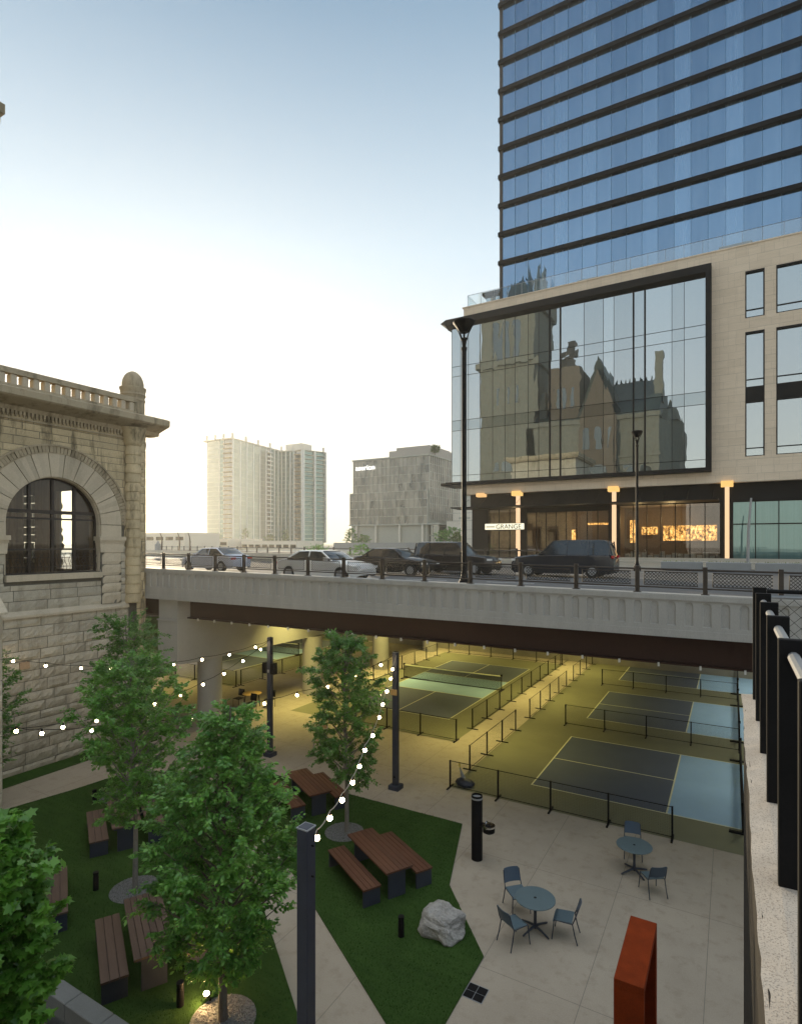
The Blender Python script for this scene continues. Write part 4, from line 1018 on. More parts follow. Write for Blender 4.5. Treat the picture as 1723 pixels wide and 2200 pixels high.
facade(cd,(-284,332.1),C4,10,79,FL,1,M['glass_dark'],.6,.6,1.6,slabm=brn,nm='balcony_wall')
facade(cd,C4,C5,10,79,FL,2,M['glass_condo'],.5,.9,1.8,slabm=slim)
b=MB(); b.prism([(-312,270),(-286,271.3),(-294.6,329),(-276.5,331.5),(-270,352),(-300,353),(-327,300)],78.8,79.5)
for (x,y) in ((-309.6,271.4),(-302,272),(-294.8,272.6),(-286.9,273),(-289,287),(-291.2,301),(-293,315),(-295.3,330),(-286,331.8),(-277,333),(-271,350)): b.obox((x,y,80.6),(1.1,1.1,4.5))
b.build('roof_edge',M['pale'],cd); MB().box(-300,-284,340,352,79.5,86).build('plant_room',M['pale'],cd)
of=thing('office_block','blocky mirrored glass office block with white lettering at its top left corner','building',(-140,245,7))
b=MB(); b.box(-160,-118.8,231.1,290,19,49); b.box(-160.6,-119,229.7,262,7,33.3); b.build('core',slim,of)
facade(of,(-160.3,230.8),(-118.6,231.0),33.3,49.2,4,18,M['glass_office'],.16,.12,.15,slabm=slim,finm=slim)
facade(of,(-118.6,231.0),(-118.6,264),20,49.2,8,16,M['glass_office'],.16,.22,.2,slabm=slim,finm=M['pale'])
facade(of,(-160.9,228.8),(-118.6,229.0),18,33.3,4,18,M['glass_office'],.2,.10,.15,slabm=slim,finm=slim)
facade(of,(-157,231.5),(-114,231.6),8,17.6,2,14,M['glass_dark'],.3,.12,.2,slabm=slim,finm=slim)
b=MB(); b.box(-161.2,-112,228.2,262,17.6,18.2); b.box(-160.8,-118,230.2,292,49.2,49.8)
b.build('floor_edges',slim,of)
b=MB(); b.box(-143,-118.4,236,262,49.8,53.5); b.box(-140,-122,238,260,53.5,55.2); b.build('plant_room',mat('plant_grey',(.36,.33,.29),.8,.1,1,4,0),of)
for x in (-157,-146,-133,-121): MB().cyl((x,228.8,7),(x,228.8,17.6),.55,n=10).build('column',M['pale'],of)
text('asurion','sign_letters',(-158.6,230.2,44.6),3.6,emis('white_letters',(1,1,.95),.3),of,ext=.15,sx=1.05)
b=MB(); b.box(-111,-70,240,262,7,26); b.box(-111,-60,233,262,7,19); b2=thing('pale_garage_block','plain cream block right of the office block, behind the black lamp pole','building',(-90,245,7))
b.build('wall',M['pale'],b2); b=MB()
for z in (11,15,19.05,22.5): b.box(-111,-70,232.8,233,z,z+.25)
for k in range(10): b.box(-108+k*4,-106.5+k*4,239.7,240,20.2,21.2)
b.build('front_strips',slim,b2)  # thin grey strips and small blocks on the front
# low structures on the horizon
def low(name,label,x0,x1,y0,y1,z0,z1,m='pale',slots=None):
    r=thing(name,label,'building',((x0+x1)/2,(y0+y1)/2,z0)); MB().box(x0,x1,y0,y1,z0,z1).build('wall',M[m],r)
    if slots:
        b=MB()
        for k in range(slots): 
            w=(x1-x0)/slots; b.box(x0+w*(k+.15),x0+w*(k+.85),y0-.15,y0,z1-2.2,z1-1.2)
        b.build('openings',M['darkmetal'],r)
low('low_white_building','long low white building left of the apartment tower, near the sun glow',-168,-137,112,125,6.9,12.2,slots=7)
low('parking_deck','long white parking deck below the apartment tower, with dark slots',-163,-143,134,150,6.9,10.7,slots=5)
low('parking_deck','white parking deck under the right half of the apartment tower',-142,-118,139,152,6.9,9.9,slots=8)
low('grey_wall_block','low grey block between the parking deck and the office block',-112,-80,150,160,6.9,9.3,'planter')
for i,(x,y) in enumerate(((-86.4,65.6),(-83.7,67.1),(-82.1,68.0))):
    b=MB(); b.tube([(x+.0,y,7),(x+.25,y,8.2),(x+.28,y,9.3),(x+.1,y,10.2),(x-.25,y,10.9)],[.14,.13,.12,.10,.07],6)
    single('curved_rib_post',b,M['girder'],'curved rust-brown rib post on the far side, %s of three beside the stone building'%(['leftmost','middle','rightmost'][i]),'post','curved rib posts beyond the bridge')
b=MB(); b.bbox(-69.9,-69.2,52,52.6,8.0,8.9,.1); b.tube([(-69.5,52.3,8.9),(-69.5,52.3,9.35)],[.25,.05],8); single('meter_cabinet',b,M['planter'],'small grey pointed-top cabinet on the far pavement next to the stone building','cabinet')
# ================================================================ street lamps and posts
def street_lamp(x,y,z0,h,label,head=.46,arm=False):
    r=thing('street_lamp',label,'street lamp',(x,y,z0),0,'tall black street lamps')
    b=MB(); b.lathe([(.20,0),(.22,.05),(.22,.28),(.15,.38),(.11,.5),(.085,.7),(.08,h-1.1),(.075,h-1.05),(.10,h-1.0),(.10,h-.92)],(x,y,z0),12); b.build('pole',M['black'],r,smooth=True)
    b=MB(); b.lathe([(.05,h-.95),(.09,h-.7),(.13,h-.62),(.03,h-.60)],(x,y,z0),10); b.build('neck',M['black'],r)
    b=MB()
    for k in range(6): a=k*math.pi/3; b.tube([(x+.06*math.cos(a),y+.06*math.sin(a),z0+h-.72),(x+head*.5*math.cos(a),y+head*.5*math.sin(a),z0+h-.42),(x+head*.92*math.cos(a),y+head*.92*math.sin(a),z0+h-.14)],.018,5)
    b.build('cage',M['black'],r)
    b=MB(); b.lathe([(head*.35,h-.42),(head*.9,h-.16),(head,h-.12),(head*1.05,h-.07),(head*.98,h-.03),(head*.5,h+.02),(.02,h+.03)],(x,y,z0),20); b.build('lamp_shade',M['black'],r,smooth=True)
street_lamp(-7.8,17.75,7.27,9.15,'near black street lamp crossing the left end of the hotel front',.36)
street_lamp(-5.2,39.0,7.14,8.95,'smaller black street lamp in front of the restaurant windows',.34)
b=MB(); b.tube([(.92,44,7.2),(.98,44,10),(1.12,44,11.9)],[.10,.08,.06],8); single('grey_pole',b,M['grey_metal'],'slim leaning grey pole in front of the teal shop windows','pole')
# planters along the far pavement
pu=[-9.9,-4.2,-1.95,.42,2.95,5.5]
for i,u in enumerate(pu):
    if i==0: x0,x1,v=-11.6,-9.2,41.5
    else: x0=-4.0+(i-1)*2.62; x1=x0+2.42; v=40.6-(i-1)*.35
    r=thing('street_planter','long grey planter box on the far pavement, %s from the left'%('first second third fourth fifth sixth'.split()[i]),'planter',((x0+x1)/2,v,7.14),0,'grey planter boxes in front of the hotel')
    MB().bbox(x0,x1,v,v+.7,7.2,7.74,.03).build('box',M['planter'],r); MB().box(x0+.12,x1-.12,v+.1,v+.6,7.16,7.2).build('feet',M['black'],r)
    g=MB(); rg=random.Random(i)
    for k in range(60):
        x,y=rg.uniform(x0+.1,x1-.1),rg.uniform(v+.12,v+.6); a=rg.uniform(0,6.3); h=rg.uniform(.03,.12); g.add([(x,y,7.72),(x+.04*math.cos(a),y+.04*math.sin(a),7.73),(x+.03*math.cos(a+1),y,7.74+h)],[(0,1,2)])
    g.build('small_plants',M['leaf_far'],r)
# ================================================================ cars
def interp(tab,x):
    for (a,c) in zip(tab[:-1],tab[1:]):
        if a[0]<=x<=c[0]:
            f=(x-a[0])/(c[0]-a[0]) if c[0]>a[0] else 0; f=f*f*(3-2*f); return a[1]+(c[1]-a[1])*f
    return tab[0][1] if x<tab[0][0] else tab[-1][1]
def car(x,y,L_,W2,H_,paint,kind,label,rz=0,tail='left'):
    """front towards +x"""
    r=thing('car',label,'car',(x,y,7.15),rz,'cars on the road bridge')
    top=[(-.5,.52),(-.49,.66),(-.40,.71),(-.25,.70),(.15,.68),(.30,.64),(.44,.57),(.49,.48),(.5,.40)] if kind=='sedan' else [(-.5,.50),(-.495,.60),(-.45,.62),(.1,.62),(.25,.60),(.44,.55),(.49,.48),(.5,.40)]
    wid=[(-.5,.80),(-.46,.93),(-.3,1.0),(.25,1.0),(.42,.93),(.48,.82),(.5,.72)]
    b=MB(); st=[-.5+i/26 for i in range(27)]; vs=[]; S=9
    for sx in st:
        zt=interp(top,sx)*H_; w=interp(wid,sx)*W2/2; zb=.20 if abs(sx)<.47 else .30
        arch=min(abs(sx-.31),abs(sx+.31))*L_
        zb2=zb if arch>.38 else max(zb,math.sqrt(max(0,.38**2-arch**2))+.33-.02)
        zb2=min(zb2,zt-.12)
        half=[(w*.97,zb2),(w,min(zt-.10,zb2+(zt-zb2)*.45)),(w*.985,zt-.07),(w*.90,zt-.012),(0,zt+.02)]
        sec=[(-p,z) for p,z in half]+[(p,z) for p,z in reversed(half[:-1])]
        vs+=[(sx*L_,p,z) for p,z in sec]
    fs=[]
    for i in range(26):
        for k in range(S-1): q=i*S+k; fs.append((q,q+1,q+S+1,q+S))
    fs.append(tuple(range(S-1,-1,-1))); fs.append(tuple(26*S+k for k in range(S)))
    b.add(vs,fs)
    gt=[(-.37,0),(-.20,.97),(-.10,1.0),(.0,.99),(.07,.95),(.235,0)] if kind=='sedan' else [(-.488,0),(-.455,.93),(-.40,.99),(-.15,1.0),(.02,.98),(.07,.95),(.215,0)]
    gx0,gx1=gt[0][0],gt[-1][0]; g=MB(); vs=[]; m=14; belt=lambda sx:interp(top,sx)*H_
    def section(sx,k=1.0):
        f=interp(gt,sx); zb=belt(sx)-.02; zt=zb+(H_*k-zb)*f; w0=interp(wid,sx)*W2/2*.93; w1=w0-(zt-zb)*.36
        return [(-w0,zb),(-w1-.02,zt-.05*f),(-w1+.12*f,zt),(w1-.12*f,zt),(w1+.02,zt-.05*f),(w0,zb)]
    for i in range(m+1): sx=gx0+(gx1-gx0)*i/m; vs+=[(sx*L_,p,z) for p,z in section(sx)]
    fsw=[]
    for i in range(m):
        for k in (0,4): q=i*6+k; fsw.append((q,q+1,q+7,q+6))
        sx=gx0+(gx1-gx0)*(i+.5)/m
        roofpart=(gt[1][0]+.015<sx<gt[-2][0]-.005)
        if not roofpart:
            for k in (1,2,3): q=i*6+k; fsw.append((q,q+1,q+7,q+6))
    g.add(vs,fsw); 
    roof=MB(); rv=[]; x0,x1=gt[1][0]-.01,gt[-2][0]+.01
    for i in range(9):
        sx=x0+(x1-x0)*i/8; sc=section(sx); rv+=[(sx*L_,p*1.01,z+.012) for p,z in sc[1:5]]
    b.add(rv,[(i*4+k,i*4+k+1,i*4+k+5,i*4+k+4) for i in range(8) for k in range(3)])
    xs=[gx0+.02,gt[1][0],gt[-2][0],gx1-.02]; mid=[-.07] if kind=='sedan' else [-.07,-.27]
    for s in (-1,1):
        for (a,c) in ((xs[0],xs[1]),(xs[3],xs[2])):
            A=section(a)[5]; Cc=section(c)[4]; b.tube([(a*L_,s*A[0],A[1]),(c*L_,s*(Cc[0]+.01),Cc[1]+.02)],.038,5)
        for c in mid: A=section(c)[5]; Cc=section(c)[4]; b.tube([(c*L_,s*(A[0]+.01),A[1]),(c*L_,s*(Cc[0]+.01),Cc[1])],.03,5)
        b.obox((.16*L_,s*(W2/2+.07),belt(.16)+.07),(.18,.14,.12))
    b.build('body',paint,r,local=True,smooth=True); g.build('windows',M['car_glass'],r,local=True,smooth=True)
    for sx in (-.31,.31):
        for s in (-1,1):
            w=MB(); w.cyl((sx*L_,s*(W2/2-.24),.33),(sx*L_,s*(W2/2-.02),.33),.33,n=20); o=w.build('wheel',M['tyre'],r,local=True)
            k=MB(); k.cyl((sx*L_,s*(W2/2-.03),.33),(sx*L_,s*(W2/2-.005),.33),.21,n=14); k.build('rim',M['grey_metal'],o,local=True)
    for s in (-1,1):
        MB().obox((-.492*L_,s*(W2/2-.24),.56*H_),(.10,.34,.13)).build('tail_light',M['tail'],r,local=True)
        MB().obox((.470*L_,s*(W2/2-.24),.46*H_),(.20,.32,.11)).build('headlight',M['head'],r,local=True)
M['car_glass']=mat('car_glass',(.02,.025,.03),.05,.1,2,5,0,spec=.9)
M['tyre']=mat('tyre',(.02,.02,.02),.8,.1,4,10,0)
M['tail']=mat('tail_light',(.45,.01,.015),.25,.1,4,10,0); M['head']=mat('headlight',(.7,.7,.68),.15,.05,4,10,0)
def paint(n,c): return mat(n,c,.22,.04,1,10,0,metal=.15,spec=.6)
car(-28.9,26.0,4.8,1.85,1.48,paint('silver_blue_paint',(.50,.55,.66)),'sedan','silver-blue sedan near the stone building, leftmost on the bridge',math.pi)
MBx=None
car(-16.9,22.0,4.9,1.9,1.42,paint('white_paint_car',(.78,.77,.74)),'sedan','white sedan in the nearest lane, middle of the bridge')
car(-16.2,27.4,4.7,1.9,1.50,paint('black_paint_sedan',(.015,.015,.017)),'sedan','black sedan just right of the white one, red tail lights',0)
car(-13.9,30.5,5.0,2.0,1.85,paint('black_paint_suv',(.018,.018,.02)),'suv','black SUV left of the near lamp pole',0)
car(-7.7,30.6,5.3,2.0,1.92,paint('dark_blue_paint',(.022,.026,.035)),'suv','large dark SUV right of the near lamp pole, in front of the restaurant sign',math.pi)
# ================================================================ trees
LEAF=[(0,0,0),(.28,.20,.03),(.62,.23,.02),(1,0,-.06),(.62,-.23,.02),(.28,-.20,.03)]
def leaf_mesh(P,D,size,rng,shape='oval'):
    n=len(P); a=np.array(LEAF) if shape=='oval' else np.array([(0,0,0),(.15,.28,.02),(.05,.55,-.03),(.42,.38,.03),(.62,.62,-.05),(.66,.25,.03),(1.05,0,-.08),(.66,-.25,.03),(.62,-.62,-.05),(.42,-.38,.03),(.05,-.55,-.03),(.15,-.28,.02)])
    k=len(a); D=D/np.linalg.norm(D,axis=1,keepdims=True)
    U=rng.normal(0,.55,(n,3)); U[:,2]+=1.0; Y=np.cross(U,D); Y/=np.linalg.norm(Y,axis=1,keepdims=True)+1e-9; Z=np.cross(D,Y)
    s=size*rng.uniform(.7,1.25,(n,1,1)); V=P[:,None,:]+s*(a[None,:,0:1]*D[:,None,:]+a[None,:,1:2]*Y[:,None,:]*1.0+a[None,:,2:3]*Z[:,None,:])
    return V.reshape(-1,3),k
def tree(x,y,z0,h,width,nleaf,size,label,leafm,barkm,seed,clear=.9,shape='oval',prof=None,limbs=46,group='young trees on the courtyard lawns',up=2.0,twigs=9,trunk_r=.07,cat='tree',droop=.0):
    rng=np.random.default_rng(seed)
    r=thing('tree',label,cat,(x,y,z0),0,group)
    if prof is None: prof=lambda t: (math.sin(math.pi*min(1,(t*.86+.14)))**.75)*(1-.42*t)+.02
    tp=[];n=14; ph=rng.uniform(0,6)
    for i in range(n): f=i/(n-1); tp.append((x+.10*math.sin(2.3*f*2+ph)*f,y+.10*math.cos(1.9*f*2+ph)*f,z0+h*.96*f))
    MB().tube(tp,[trunk_r*(1-.86*i/(n-1)) for i in range(n)],8).build('trunk',barkm,r,smooth=True)
    br_=MB(); P=[];D=[]
    ga=2.399963
    for i in range(limbs):
        t=(i+.5)/limbs; zs=z0+clear+(h-clear)*(t**1.05)*.90
        a=i*ga+rng.uniform(-.4,.4); rad=width/2*prof(t)*rng.uniform(.72,1.12)
        bx=x+.10*math.sin(2.3*(zs-z0)/h*2+ph)*(zs-z0)/h; by=y+.10*math.cos(1.9*(zs-z0)/h*2+ph)*(zs-z0)/h
        rise=rad*up*(.45+.5*t)*rng.uniform(.7,1.1)
        pts=[];m=7
        for k in range(m):
            f=k/(m-1); rr=rad*(f**.85); pts.append(np.array([bx+rr*math.cos(a+.25*f),by+rr*math.sin(a+.25*f),min(zs+rise*f-(droop*rad*f*f),z0+h*1.0)])+rng.normal(0,.02,3)*f)
        br_.tube([tuple(p) for p in pts],[max(.003,trunk_r*.34*(1-t*.5)*(1-.85*k/(m-1))) for k in range(m)],4,False)
        ntw=max(3,int(twigs*(.35+rad/(width/2))))
        for q in range(ntw):
            f=rng.uniform(.22,1.0); idx=f*(m-1); i0=min(int(idx),m-2); p=pts[i0]+(pts[i0+1]-pts[i0])*(idx-i0)
            ta=a+rng.uniform(-1.6,1.6); tl=(.22+.28*rng.random())*(.5+.5*width/3); el=rng.uniform(-.35,.9)
            td=np.array([math.cos(ta)*math.cos(el),math.sin(ta)*math.cos(el),math.sin(el)]); e=p+td*tl; e[2]-=.10*tl
            if q%2==0: br_.tube([tuple(p),tuple((p+e)/2+np.array([0,0,.02])),tuple(e)],[.006,.004,.002],3,False)
            nl=max(2,int(nleaf/(limbs*twigs)*rng.uniform(.5,1.6)))
            for l in range(nl):
                g=rng.uniform(.15,1.05); s=1 if l%2 else -1
                pp=p+(e-p)*g+rng.normal(0,.03,3); side=np.array([-td[1],td[0],0])*s
                P.append(pp); D.append(td*.7+side*.8+rng.normal(0,.3,3)+np.array([0,0,-.25]))
    br_.build('limbs',barkm,r)
    V,k=leaf_mesh(np.array(P),np.array(D),size,rng,shape)
    nL=len(P); me=bpy.data.meshes.new('crown'); V=V-np.array([x,y,z0])
    me.vertices.add(nL*k); me.vertices.foreach_set('co',V.astype(np.float32).ravel()); me.loops.add(nL*k); me.loops.foreach_set('vertex_index',np.arange(nL*k,dtype=np.int32))
    me.polygons.add(nL); me.polygons.foreach_set('loop_start',np.arange(0,nL*k,k,dtype=np.int32)); me.polygons.foreach_set('loop_total',np.full(nL,k,dtype=np.int32))
    me.update(calc_edges=True); me.validate(); me.materials.append(leafm); o=bpy.data.objects.new('crown',me); link(o,r); MW[o]=MW[r]
    return r
tree(-8.17,7.54,.03,6.05,2.75,46000,.088,'biggest leafy tree, front left of the path, its crown overlapping the lawn tables',M['leaf_a'],M['bark'],1,clear=.8,limbs=78,twigs=13,trunk_r=.085,up=1.7,prof=lambda t:(min(1,(t+.06)/.26)**.6)*(1-max(0,(t-.26)/.80)**1.35))
tree(-10.22,14.36,.03,6.4,2.6,30000,.088,'narrow tree in a gravel ring beside the two right-hand picnic tables',M['leaf_b'],M['bark_grey'],2,clear=1.35,limbs=58,twigs=11)
tree(-13.21,9.26,.03,6.2,2.9,30000,.088,'tree directly left of the biggest one, rising from its own gravel ring',M['leaf_a'],M['bark_grey'],3,clear=1.6,limbs=54,twigs=11)
tree(-18.25,12.55,.03,6.6,3.0,26000,.088,'darker tree close to the stone wall, behind the other lawn trees',M['leaf_b'],M['bark_grey'],4,clear=1.2,limbs=54,twigs=10)
tree(-21.6,9.6,.03,5.1,2.7,9000,.09,'tree half hidden behind the pale stone buttress at the left edge',M['leaf_b'],M['bark_grey'],5,clear=1.2,limbs=36,twigs=9)
tree(-8.75,3.7,.30,5.15,2.2,18000,.125,'bright broad-leaved maple in the bottom left corner, closest to the viewer',M['leaf_c'],M['bark'],6,clear=.9,shape='maple',limbs=56,twigs=10,up=1.3,prof=lambda t:(math.sin(math.pi*min(1,t*.8+.2))**.6)*(1-.35*t))
# distant small trees
k=0
for (x,y,z,hh,w,lb) in ((-258,232,7,9,9,'small gold-lit tree below the left corner of the apartment tower'),(-272,235,7,8,10,'low golden tree left of the apartment tower'),(-250,248,7,12,7,'small upright green tree in front of the apartment tower'),(-238,256,7,8,8,'small rounded tree below the middle of the apartment tower'),(-229.6,260,7,11,7,'small green tree below the fold of the apartment tower'),
    (-142,203,7,9,8,'dark green tree at the left foot of the office block'),(-137,205,7,6,7,'low tree beside the left columns of the office block'),(-85,182,7,8,9,'dark green tree left of the near lamp pole'),(-80,176,7,6.5,5,'bright green small tree next to the lamp pole'),(-91,188,7,7,9,'dark broad bush below the cream block'),(-117.5,234.7,49.8,4.5,5,'small tree growing on the roof of the office block')):
    tree(x,y,z,hh,w,2400,.55,lb,M['leaf_far'] if k<5 or k in (8,10) else M['leaf_b'],M['bark_grey'],50+k,clear=.8,limbs=26,group='small distant trees',up=.9,twigs=6,trunk_r=.15); k+=1
for (x,y,w,lb) in ((-34.0,43.0,2.6,'round green bush on the far barrier below the office block'),(-28.6,42.2,2.4,'second round green bush on the far barrier, nearer the lamp pole')):
    tree(x,y,7.3,1.5,w,1500,.12,lb,M['leaf_c'],M['bark_grey'],int(-x),clear=.1,limbs=26,group='bushes on the far barrier',up=.8,twigs=6,trunk_r=.05,cat='bush')
# ================================================================ lamp poles and string lights
def lamp_pole(x,y,label,box=False,plate=False):
    r=thing('light_pole',label,'pole',(x,y,0),R(30) if False else 0,'square poles carrying the string lights')
    b=MB(); b.bbox(x-.095,x+.095,y-.095,y+.095,.0,4.95,.012); b.build('pole',M['navy'],r)
    b=MB(); b.bbox(x-.21,x+.21,y-.21,y+.21,0,.16,.02); b.build('base',M['navy2'],r)
    b=MB(); b.box(x-.098,x+.098,y-.098,y+.098,4.945,4.962); b.build('cap',M['grey_metal'],r)
    MB().box(x-.08,x+.08,y-.08,y+.08,4.963,4.967).build('cap_plate',M['navy2'],r)
    b=MB()
    for z in (4.3,4.72): b.cyl((x+.095,y,z),(x+.13,y,z),.012,n=6)
    b.cyl((x,y-.095,.45),(x,y-.10,.45),.035,n=8); b.build('bolts',M['black'],r)
    if box:
        for s in (-1,1): MB().bbox(x+s*.22-.10,x+s*.22+.10,y-.13,y+.10,3.45,3.9,.01).build('control_box',M['black'],r)
        MB().bbox(x-.05,x+.05,y-.12,y-.098,3.50,3.62,.004).build('switch_plate',M['grey_metal'],r)
    if plate: MB().bbox(x-.13,x+.13,y-.16,y-.097,3.42,3.62,.008).build('switch_box',M['wood_light'],r); 
    return r
lamp_pole(-16.73,17.99,'square navy pole with two control boxes, behind the picnic tables',box=True)
lamp_pole(-10.53,17.84,'square navy pole right of the slim tree, at the yellow court',plate=True)
lamp_pole(-5.09,6.19,'nearest square navy pole, cut off by the bottom edge, open top visible')
SA=[(-17.13,17.56,4.57),(-17.83,16.79,4.32),(-18.55,16.01,4.18),(-19.27,15.22,4.04),(-20.05,14.37,4.0),(-20.8,13.55,4.03),(-21.5,12.79,4.12),(-22.3,11.92,4.29),(-23.01,11.14,4.53)]
SB=[(-16.7,17.41,4.54),(-16.65,16.38,4.25),(-16.6,15.36,3.96),(-16.55,14.33,3.78),(-16.5,13.32,3.63),(-16.45,12.25,3.58),(-16.4,11.2,3.57),(-16.35,10.2,3.6),(-16.3,9.18,3.7)]
SC=[(-10.82,17.29,4.55),(-11.3,16.35,4.28),(-11.78,15.45,4.05),(-12.29,14.48,3.92),(-12.8,13.51,3.81),(-13.3,12.5,3.73),(-13.8,11.55,3.69),(-14.34,10.56,3.69),(-15.03,9.24,3.8),(-15.56,8.22,3.92),(-15.82,7.73,4.08)]
SD=[(-10.1,16.9,4.55),(-9.78,16.24,4.4),(-9.3,15.21,4.27),(-8.85,14.24,4.16),(-8.51,13.52,4.02),(-7.92,12.26,3.98),(-7.39,11.11,4.06),(-7.03,10.35,4.01),(-6.66,9.56,4.02),(-6.19,8.55,4.16),(-5.75,7.6,4.33),(-5.34,6.74,4.49)]
sock=MB().lathe([(.018,.04),(.022,.05),(.022,.115),(.012,.13)],(0,0,0),10)
def string(pts,A,B,label,cord):
    r=thing('string_light',label,'string lights',A,0,'bulb strings hung over the courtyard')
    ln=[A]+[(p[0],p[1],p[2]+.12) for p in pts]+[B]
    # smooth the run between the bulbs
    sm=[]
    for i in range(len(ln)-1):
        a,c=Vector(ln[i]),Vector(ln[i+1])
        for k in range(4): f=k/4; q=a.lerp(c,f); q.z-=.05*math.sin(math.pi*f); sm.append(tuple(q))
    sm.append(ln[-1]); MB().tube(sm,.009,5,False).build('cable',cord,r)
    for p in pts:
        b=MB(); b.lathe([(.005,-.045),(.024,-.038),(.039,-.021),(.045,0),(.040,.022),(.028,.038),(.018,.05)],(p[0],p[1],p[2]),12); o=b.build('bulb',M['bulb'],r,smooth=True)
        b=MB(); b.lathe([(.020,.045),(.024,.055),(.024,.11),(.012,.125)],(p[0],p[1],p[2]),10); b.build('socket',M['black'],o)
        
cordw=mat('pale_cord',(.35,.31,.25),.7,.1,3,9,0)
string(SA,(-16.73,17.89,4.85),(-23.65,10.4,4.75),'bulb string from the boxed pole to the stone wall, running across the wall',M['black'])
string(SB,(-16.73,17.89,4.85),(-15.9,7.1,4.3),'bulb string from the boxed pole towards the pale buttress',M['black'])
string(SC,(-10.6,17.74,4.85),(-15.9,7.1,4.3),'bulb string from the right-hand pole passing behind the big trees',M['black'])
string(SD,(-10.45,17.74,4.85),(-5.13,6.29,4.72),'bulb string sloping down to the nearest pole, pale cord',cordw)
# ================================================================ picnic sets
AX=R(-29.3)
def table(L_,W_2,H_,name,label,cat,wood,loc,slats,group):
    r=thing(name,label,cat,loc,AX,group); b=MB(); w=W_2/slats
    for i in range(slats): y=-W_2/2+w*i; b.bbox(-L_/2,L_/2,y+.005,y+w-.005,H_-.045,H_,.004)
    b.build('slat_top',wood,r,local=True)
    b=MB(); b.box(-L_/2+.05,L_/2-.05,-W_2/2+.06,W_2/2-.06,H_-.10,H_-.046); b.build('under_frame',M['navy2'],r,local=True)
    ins=.06 if H_<.6 else .16; lw=W_2-.04 if H_<.6 else W_2*.62
    for s in (-1,1): MB().bbox(s*(L_/2-ins)-.03,s*(L_/2-ins)+.03,-lw/2,lw/2,0,H_-.05,.004).build('leg',M['navy'],r,local=True)
    return r
def picnic(cx_,cy_,wood,names,benches=(1,1)):
    d=Vector((math.cos(AX),math.sin(AX))); n=Vector((-d.y,d.x))
    table(2.22,.78,.75,'picnic_table',names[0],'table',wood,(cx_,cy_,.03),6,'brown slatted picnic tables')
    for s,nm,on in ((-1,names[1],benches[0]),(1,names[2],benches[1])):
        if not on: continue
        q=Vector((cx_,cy_))+n*(s*.76+.05)-d*.08; table(2.16,.50,.45,'picnic_bench',nm,'bench',wood,(q.x,q.y,.03),3 if wood==M['wood_grey'] else 4,'benches of the picnic tables')
picnic(-8.1,12.83,M['wood'],('picnic table nearest the boulder, right of the gravel ring','bench left of the table nearest the boulder','bench on the court side of the table nearest the boulder'))
picnic(-12.5,15.3,M['wood'],('picnic table at the far tip of the right lawn, behind the slim tree','bench on the left of the far-tip table','bench on the right of the far-tip table, under the slim tree'))
picnic(-15.98,10.82,M['wood_grey'],('picnic table half hidden by the left edge of the biggest tree','bench left of the half-hidden table, near the stone wall','bench behind the half-hidden table, mostly covered by leaves'))
picnic(-10.81,7.89,M['wood_grey'],('picnic table under the lower branches of the biggest tree','wide grey-brown bench in front of the biggest tree, nearest the low wall','bench between the biggest tree trunk and its table'))
picnic(-14.5,7.07,M['wood_grey'],('picnic table at the left edge, mostly behind the maple','bench on the far left hidden behind the maple','grey-brown bench on the left lawn just right of the maple'))
# slatted lounge chair at left
r=thing('slatted_chair','orange wooden slatted chair behind the maple at the left edge','chair',(-16.2,7.75,.03),.3)
b=MB()
for i in range(8): b.obox((-16.05,7.95+.0*i,.25+i*.11),(.62,.03,.075),R(-29))
b.build('backrest',mat('orange_wood',(.40,.16,.04),.5,.2,4,40,.1,.002),r)  # orange backrest, paler wood for seat and legs
b=MB(); b.obox((-16.15,7.7,.36),(.6,.5,.04),R(-29)); b.build('seat',M['wood_light'],r)
for dx,dy in ((-.25,-.2),(.25,-.2),(-.25,.22),(.25,.22)): MB().obox((-16.15+dx,7.7+dy,.18),(.05,.05,.36)).build('leg',M['wood_light'],r)
